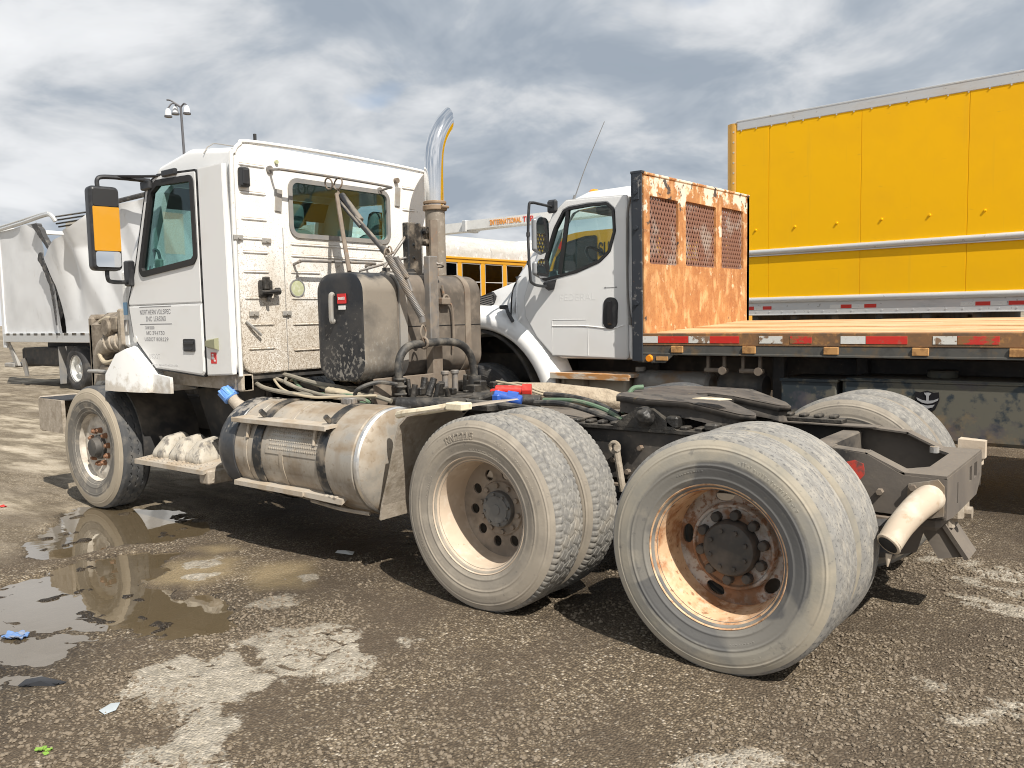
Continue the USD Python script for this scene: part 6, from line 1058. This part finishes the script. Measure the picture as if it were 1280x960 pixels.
vp_('torn_edge', ext(affinity.translate(tq, -.10, 0), 'y', VY - .16, VY - .13), 'torn_edge')
vp_('dark_lining', B(-21.9, -13.0, VY + .30, VY + .33, 1.3, 3.1, .005), 'torn_edge')  # dark sheet added behind the tear as the shaded inside of the box
tq2 = torn([(-19.55 + .12 * k / 3, 3.88 - .72 * k / 20 * 1.0) for k in range(20)], [.30 - .010 * k for k in range(20)], 4)
vp_('torn_edge', ext(affinity.translate(tq2, -.05, 0), 'y', VY - .14, VY - .03), 'torn_edge')
vp_('top_rail', cat(tube([(-22.0, VY - .02, 3.92), (-20.5, VY - .02, 3.99), (-19.6, VY - .02, 4.05), (-19.1, VY - .02, 4.07), (-18.95, VY, 4.02), (-18.9, VY + .05, 3.9)], .05, 8), tube([(-22.0, VY - .03, 3.99), (-20.5, VY - .03, 4.06), (-19.6, VY - .02, 4.11), (-19.1, VY - .02, 4.12)], .022, 6)), 'trailer_alu')
for k in range(4): vp_('roof_bow', tube([(-19.2, VY + .1 + .05 * k, 4.02 - .07 * k), (-16.4, VY + .15 + .05 * k, 3.98 - .06 * k)], .02, 6, 0), 'rail_dark')
vp_('top_rail', tube([(-17.0, VY - .06, 3.85), (-16.8, VY - .06, 3.98), (-16.5, VY - .04, 4.03), (-12.95, VY - .03, 4.12)], .05, 8), 'torn_edge')
vp_('lining', cat(B(-19.3, -16.5, VY + .45, VY + .5, 2.6, 3.93, .01), B(-22, -12.9, VY + .5, 6.95, 1.2, 1.3, .01), B(-22, -12.9, 6.9, 7.0, 1.2, 4.0, .01)), 'van_lining')
vp_('rear_frame', cat(B(-22.12, -21.95, VY - .02, VY + .1, .95, 4.0, .01), B(-22.12, -21.95, 6.9, 7.0, .95, 4.0, .01), B(-22.1, -21.95, VY, 7.0, 3.9, 4.0, .01)), 'van_white')
vp_('front_wall', B(-12.98, -12.9, VY, 7.0, 1.2, 4.1, .01), 'van_white')
vp_('bottom_rail', cat(B(-22.0, -12.9, VY - .05, VY + .05, 1.10, 1.32, .01)), 'trailer_alu')
for k in range(22): vp_('reflective_strip', B(-21.8 + .4 * k, -21.6 + .4 * k, VY - .055, VY - .05, 1.27, 1.32, .001), 'rail_dark')
vp_('chassis', cat(B(-21.5, -11, 5.3, 5.4, .75, 1.1, .02), B(-21.5, -11, 6.2, 6.3, .75, 1.1, .02), B(-21.6, -19.4, 4.7, 6.8, .5, .95, .05), B(-17.0, -13.2, 4.65, 5.2, .5, 1.0, .05)), 'black_dusty')
vp_('tail_lift', cat(B(-22.2, -21.6, 4.5, 6.9, .45, .56, .02), hull([(-22.0, 4.52, 1.1), (-21.8, 4.52, 1.1), (-21.6, 4.52, .5), (-21.4, 4.52, .5), (-22.0, 4.6, 1.1), (-21.4, 4.6, .5)]), hull([(-21.1, 4.55, .25), (-20.9, 4.55, .25), (-21.3, 4.55, .65), (-21.1, 4.55, .7), (-21.1, 4.65, .25), (-21.2, 4.65, .7)])), 'strap_grey')
vp_('mudflap', B(-19.08, -19.05, 4.5, 5.15, .12, 1.0, .005), 'grey_trim')
for y, s in ((4.66, -1), (4.98, -1), (6.4, 1), (6.72, 1)):
    g = V.group('wheel'); sgn = lambda m: m if s < 0 else rot(m, 180, (0, 0, 1))
    V.part('tyre', mv(sgn(cat(tyre_side(-1, 48), tyre_side(1, 48), lathe([(.497, -.117), (.517, -.08), (.517, .08), (.497, .117)], n=48))), -18.3, y, .5), 'tyre_dark', parent=g)
    V.part('rim', mv(sgn(cat(lathe([(r_ * 1.0, y_) for r_, y_ in BARREL], n=40), lathe([(.27, .02), (.20, .03), (.14, -.02), (.10, -.03), (.09, -.09), (0, -.09)], n=32))), -18.3, y, .5), 'rim_alu', parent=g)
for y, s in ((4.66, -1), (6.6, 1)): wheel(V, (-11.0, y, .5), s, 'steer', 'steer', 'tyre_dark', 'tread_dark')
vp_('cab', hull([(-12.8, 4.7, .9), (-12.8, 6.8, .9), (-12.8, 4.8, 2.8), (-12.8, 6.7, 2.8), (-11.6, 4.8, 2.75), (-11.6, 6.7, 2.75), (-10.9, 4.75, 1.9), (-10.9, 6.75, 1.9), (-9.6, 4.9, 1.6), (-9.6, 6.6, 1.6), (-9.6, 4.8, .9), (-9.6, 6.7, .9)]), 'van_white')
# ------------------------------------------------------------------ school buses
M('bus_yellow', (.58, .29, .02), .4, layers=[dict(c=(.5, .27, .03), s=4, lo=.5, hi=.7, k=.5)])
M('bus_roof', (.50, .49, .47), .5, layers=[dict(c=(.40, .38, .34), s=4, st=(3, .6, 1), lo=.47, hi=.62, k=.7), dict(c=(.30, .28, .25), s=20, lo=.56, hi=.68, k=.7), dict(c=(.80, .79, .76), s=9, lo=.55, hi=.68, k=.6)])
M('bus_dark', (.02, .022, .024), .3)
U = Thing('school_bus', 'yellow school bus with a weathered silver roof between the two white cabs', 'bus', base=(-10.5, 11.0, 0))
up_ = U.part; UX = -9.35; UY0, UY1 = 5.0, 15.0
def bus_roof(x0, x1, y0, y1, zb, h):
    n = 22; t = np.linspace(0, np.pi, n); cx_, hw = (x0 + x1) / 2, (x1 - x0) / 2
    pts = [(cx_ - hw * np.sign(math.cos(a)) * abs(math.cos(a)) ** .6, zb + h * math.sin(a) ** .75) for a in t]
    m = trimesh.creation.extrude_polygon(Polygon(pts).buffer(0), y1 - y0, engine='earcut'); v = m.vertices
    return trimesh.Trimesh(np.stack([v[:, 0], v[:, 2] + y0, v[:, 1]], 1), m.faces[:, ::-1], process=False)
up_('roof', bus_roof(UX - 2.4, UX, UY0, UY1, 2.66, .50), 'bus_roof', smooth=40)
for k in range(6): up_('roof_seam', mv(tube([(UX + .004, 0, 2.66), (UX - .03, 0, 2.86), (UX - .25, 0, 3.04), (UX - .8, 0, 3.14), (UX - 1.2, 0, 3.16)], .012, 6), 0, 6.0 + 1.4 * k, 0), 'bus_roof')
up_('gutter', cat(B(UX - .05, UX + .03, UY0, UY1, 2.625, 2.67, .008), B(UX - .05, UX + .012, UY0, UY1, 2.56, 2.63, .006)), 'bus_yellow')
up_('body', cat(B(UX - 2.4, UX, UY0, UY1, .55, 1.80, .05)), 'bus_yellow')
up_('far_wall', B(UX - 2.38, UX - 2.30, UY0, UY1, 1.8, 2.66, .02), 'bus_dark')
up_('ceiling', B(UX - 2.3, UX - .08, UY0, UY1, 2.60, 2.64, .01), 'bus_dark')
up_('rub_rail', cat(*[B(UX, UX + .02, UY0, UY1, z, z + .06, .005) for z in (.9, 1.3, 1.7)]), 'bus_dark')
py_ = np.arange(UY0, UY1, .70)
for y in py_:
    up_('window_post', B(UX - .06, UX + .008, y - .06, y + .06, 1.78, 2.60, .008), 'bus_yellow')
    w_ = up_('window', B(UX - .03, UX - .012, y + .07, y + .63, 1.85, 2.55, .004), 'bus_glass')
    up_('window_sash', cat(B(UX - .012, UX + .0, y + .06, y + .64, 2.18, 2.20, .003), B(UX - .014, UX - .002, y + .06, y + .08, 1.84, 2.56, .002), B(UX - .014, UX - .002, y + .62, y + .64, 1.84, 2.56, .002), B(UX - .014, UX - .002, y + .06, y + .64, 2.54, 2.56, .002)), 'trailer_alu', parent=w_)
    if y < UY1 - 1: up_('seat', B(UX - 2.2, UX - .3, y + .2, y + .3, 1.0, 1.95, .04), 'bus_dark')
for y in (6.5, 13.0):
    for x, s in ((UX - .18, 90), (UX - 2.22, -90)):
        up_('wheel', rot(mv(cat(tyre_side(-1, 40), tyre_side(1, 40), lathe([(.497, -.117), (.515, -.08), (.515, .08), (.497, .117)], n=40), lathe([(.29, -.09), (.2, .0), (0, .0)], n=24)), x, y, .5), s, (0, 0, 1), (x, y, .5)), 'tyre_dark')
up_('end_wall', cat(B(UX - 2.4, UX, UY0, UY0 + .05, .55, 2.66, .01)), 'bus_yellow')
U2 = Thing('school_bus', 'yellow bus end with a dark windscreen, seen through the flatbed cab window', 'bus', base=(-6.5, 13.0, 0))
u2 = U2.part; EX0, EX1, EY = -8.25, -5.85, 9.2
eo = Polygon([(EX0, .6), (EX1, .6), (EX1, 2.3)] + [(-7.05 + 1.2 * np.sign(math.cos(a)) * abs(math.cos(a)) ** .5, 2.3 + .80 * math.sin(a) ** .8) for a in np.linspace(.02, math.pi - .02, 22)] + [(EX0, 2.3)]).buffer(0)
m_ = ext(eo, 'y', EY, EY + 8.0); u2('body', m_, 'bus_yellow', smooth=40)
wl = Polygon([(-8.12, 1.7), (-7.12, 1.7), (-7.12, 2.98), (-7.35, 2.98), (-7.75, 2.90), (-8.02, 2.62), (-8.12, 2.3)]).buffer(-.03).buffer(.03)
wr = affinity.scale(wl, -1, 1, origin=(-7.05 + .07, 0)); wr = affinity.translate(wr, .10, 0)
for w_ in (wl, wr): u2('windscreen', ext(w_, 'y', EY - .02, EY - .004), 'bus_dark')
for a in (wl, wr): u2('windscreen_seal', ext(a.buffer(.025).difference(a.buffer(-.005)), 'y', EY - .028, EY - .002), 'rubber_seal')
u2('sign', text_xz('SU', .24, -7.085, EY - .002, 2.62, .24, .006, True), 'bus_dark', smooth=False)
u2('warning_lamp', cat(*[cyl((x, EY, 2.86), (x, EY - .05, 2.86), .08, n=16) for x in (-7.9, -6.2)]), 'red_paint')
u2('bumper', B(EX0, EX1, EY - .15, EY, .5, .75, .03), 'bus_dark')
for y in (10.4, 15.0):
    for x in (EX0 + .2, EX1 - .2): u2('wheel', rot(mv(cat(tyre_side(-1, 32), tyre_side(1, 32), lathe([(.497, -.117), (.515, 0), (.497, .117)], n=32)), x, y, .5), 90, (0, 0, 1), (x, y, .5)), 'tyre_dark')
# ------------------------------------------------------------------ crane boom above the bus
M('boom_white', (.74, .74, .72), .4, layers=[dict(c=(.5, .49, .46), s=2, lo=.5, hi=.7, k=.5)]); M('boom_orange', (.75, .30, .04), .5); M('fleet_teal', (.03, .30, .27), .5); M('boom_red', (.60, .05, .04), .5)
C = Thing('mobile_crane', 'white tapered crane boom with orange and red lettering above the bus roof', 'crane', base=(-8, 14.6, 0))
cp_ = C.part; BY = 14.0
cp_('boom', hull([(x, y, z) for x in (-14.55, -7) for y in (BY, BY + .5) for z in (3.99 + .008 * (x + 14.5), 4.245)]), 'boom_white')
cp_('boom_tip', hull([(x, y, z) for x in (-19.5, -14.4) for y in (BY + .06, BY + .44) for z in (3.96, 4.225)]), 'boom_white')
cp_('boom_collar', B(-14.68, -14.52, BY - .04, BY + .54, 3.93, 4.27, .02), 'trailer_alu')
def btext(t, h, x, w, look): cp_('lettering', text_xz(t, h, x, BY - .004, 4.055, w, .006, True), look, smooth=False)
btext('INTERNATIONAL', .135, -13.66, 1.12, 'boom_orange'); btext('TEREX'[:3], .135, -12.50, .36, 'boom_red')
cp_('crane_body', B(-13.4, -7, BY - .4, BY + .9, 1.7, 3.5, .1), 'boom_white')
cp_('number', text_xz('5', .50, -11.95, BY - .402, 2.62, .34, .004, True), 'fleet_teal', smooth=False)
cp_('carrier', B(-16, -6, BY - .8, BY + 1.6, .8, 1.7, .05), 'boom_white')
for x in (-15, -13.6, -8.5, -7.1): cp_('wheel', mv(cat(tyre_side(-1, 24), tyre_side(1, 24), lathe([(.497, -.117), (.515, 0), (.497, .117)], n=24)), x, BY - .6, .5), 'tyre_dark')
cp_('boom_rest', B(-12.2, -11.9, BY + .1, BY + .4, 3.45, 4.0, .02), 'boom_white')
cp_('boom_pivot', B(-7.6, -7.0, BY - .05, BY + .55, 3.4, 4.1, .04), 'boom_white')
# ------------------------------------------------------------------ lamp post far behind
M('lamp_metal', (.10, .10, .11), .5); M('lamp_shade', (.78, .79, .80), .3)
L = Thing('street_lamp', 'tall dark lamp post with three white bell lamps above the cab', 'street lamp', base=(-25.75, 12.0, 0))
lx, ly = -25.75, 12.0
L.part('pole', cyl((lx + .35, ly, 0), (lx, ly, 8.95), .07, r2=.04, n=12), 'lamp_metal')
for i, (dx, dy, dz) in enumerate(((-.24, -.06, .02), (.24, .08, -.02), (-.14, -.40, -.14))):
    L.part('arm', tube([(lx, ly, 8.92), (lx + dx * .6, ly + dy * .6, 9.03), (lx + dx, ly + dy, 8.98 + dz)], .03, 6), 'lamp_metal')
    s_ = L.part('lamp_shade', lathe([(.105, -.14), (.10, -.05), (.08, .04), (.04, .09), (0, .10)], (lx + dx, ly + dy, 8.88 + dz), (0, 0, 1), 20), 'lamp_shade')
    L.part('lamp_rim', cyl((lx + dx, ly + dy, 8.68 + dz), (lx + dx, ly + dy, 8.73 + dz), .13, n=20), 'lamp_metal', parent=s_)
L.part('bird_spike', tube([(lx, ly, 8.95), (lx - .25, ly - .2, 9.15), (lx - .36, ly - .3, 9.18)], .03, 6), 'lamp_metal')
# ------------------------------------------------------------------ litter on the ground
def rag(n, s, seed, tall=.4):
    r_ = np.random.default_rng(seed); g = np.linspace(-1, 1, n); X, Yg = np.meshgrid(g, g, indexing='ij'); p = np.stack([X, Yg, 0 * X], -1)
    Z = (meshkit.fbm(p * 2.2 + seed, 3, seed) - .3) * tall; edge = 1 - .35 * meshkit.fbm(p * 1.5 + 9 * seed, 2, seed); v = np.stack([X * edge * s[0], Yg * edge * s[1], np.abs(Z) * s[2]], -1).reshape(-1, 3)
    i, j = np.meshgrid(np.arange(n - 1), np.arange(n - 1), indexing='ij'); k = (i * n + j).ravel(); f = np.vstack([np.stack([k, k + n, k + n + 1], 1), np.stack([k, k + n + 1, k + 1], 1)])
    m = trimesh.Trimesh(v, f, process=False); lo_ = m.copy(); lo_.vertices = v - (0, 0, .003); lo_.faces = f[:, ::-1]; return cat(m, lo_)
M('rag_blue', (.11, .20, .40), .8, layers=[dict(c=(.25, .24, .22), s=30, lo=.5, hi=.62, k=.7)]); M('shard_black', (.02, .02, .022), .35); M('shard_grey', (.38, .42, .44), .25); M('weed_green', (.19, .33, .05), .7); M('paper_white', (.50, .50, .48), .7)
def put(m, x, y, z=.0, deg=0): return mv(rot(m, deg, (0, 0, 1)), x, y, z)
single('blue_rag', put(cat(rag(14, (.075, .035, .08), 3), mv(rag(10, (.03, .05, .06), 5), .02, .01, 0)), -2.98, -2.80, .002, 30), 'rag_blue', 'crumpled blue rag lying in the mud by the puddle', 'rag', base=(-2.98, -2.80, 0), smooth=60)
single('black_shard', put(cat(rag(12, (.085, .03, .06), 8), hull([(-.1, -.02, .002), (.06, -.035, .002), (.10, .0, .004), (-.02, .03, .02), (-.08, .01, .018), (0, -.02, .022)])), -2.28, -2.96, .002, 40), 'shard_black', 'black plastic shard lying on the damp ground below the puddle', 'debris', base=(-2.28, -2.96, 0))
single('grey_shard', put(hull([(-.045, -.02, .004), (.0, -.028, .004), (.05, .012, .006), (.02, .028, .012), (-.04, .02, .010), (-.03, 0, .016)]), -1.79, -2.91, .006, 100), 'shard_grey', 'small pale grey plastic piece beside the pale concrete patch', 'debris', base=(-1.79, -2.91, 0))
single('green_sprig', put(cat(*[rot(mv(rag(6, (.016, .010, .02), k + 20), .016, 0, .004 + .004 * k), 75 * k, (0, 0, 1)) for k in range(4)]), -1.66, -3.22, .004), 'weed_green', 'tiny bright green weed near the lower left corner', 'weed', base=(-1.66, -3.22, 0))
single('paper_scrap', put(hull([(-.07, -.02, .0), (.08, -.025, .004), (.06, .02, .012), (-.08, .018, .006), (0, 0, .02)]), -2.72, -.90, .006, 10), 'paper_white', 'flat white scrap on the shaded ground below the fuel tank', 'litter', base=(-2.72, -.90, 0))
single('paper_scrap', put(hull([(-.05, -.015, .0), (.05, -.02, .004), (.04, .015, .012), (-.05, .012, .006)]), -2.2, -.35, .006, -5), 'paper_white', 'small white scrap deep in the shade under the tractor', 'litter', base=(-2.2, -.35, 0))
single('red_scrap', put(rag(8, (.05, .03, .05), 31), -6.25, -1.62, .01), 'red_paint', 'small red scrap on the mud at the left edge', 'litter', base=(-6.25, -1.62, 0))
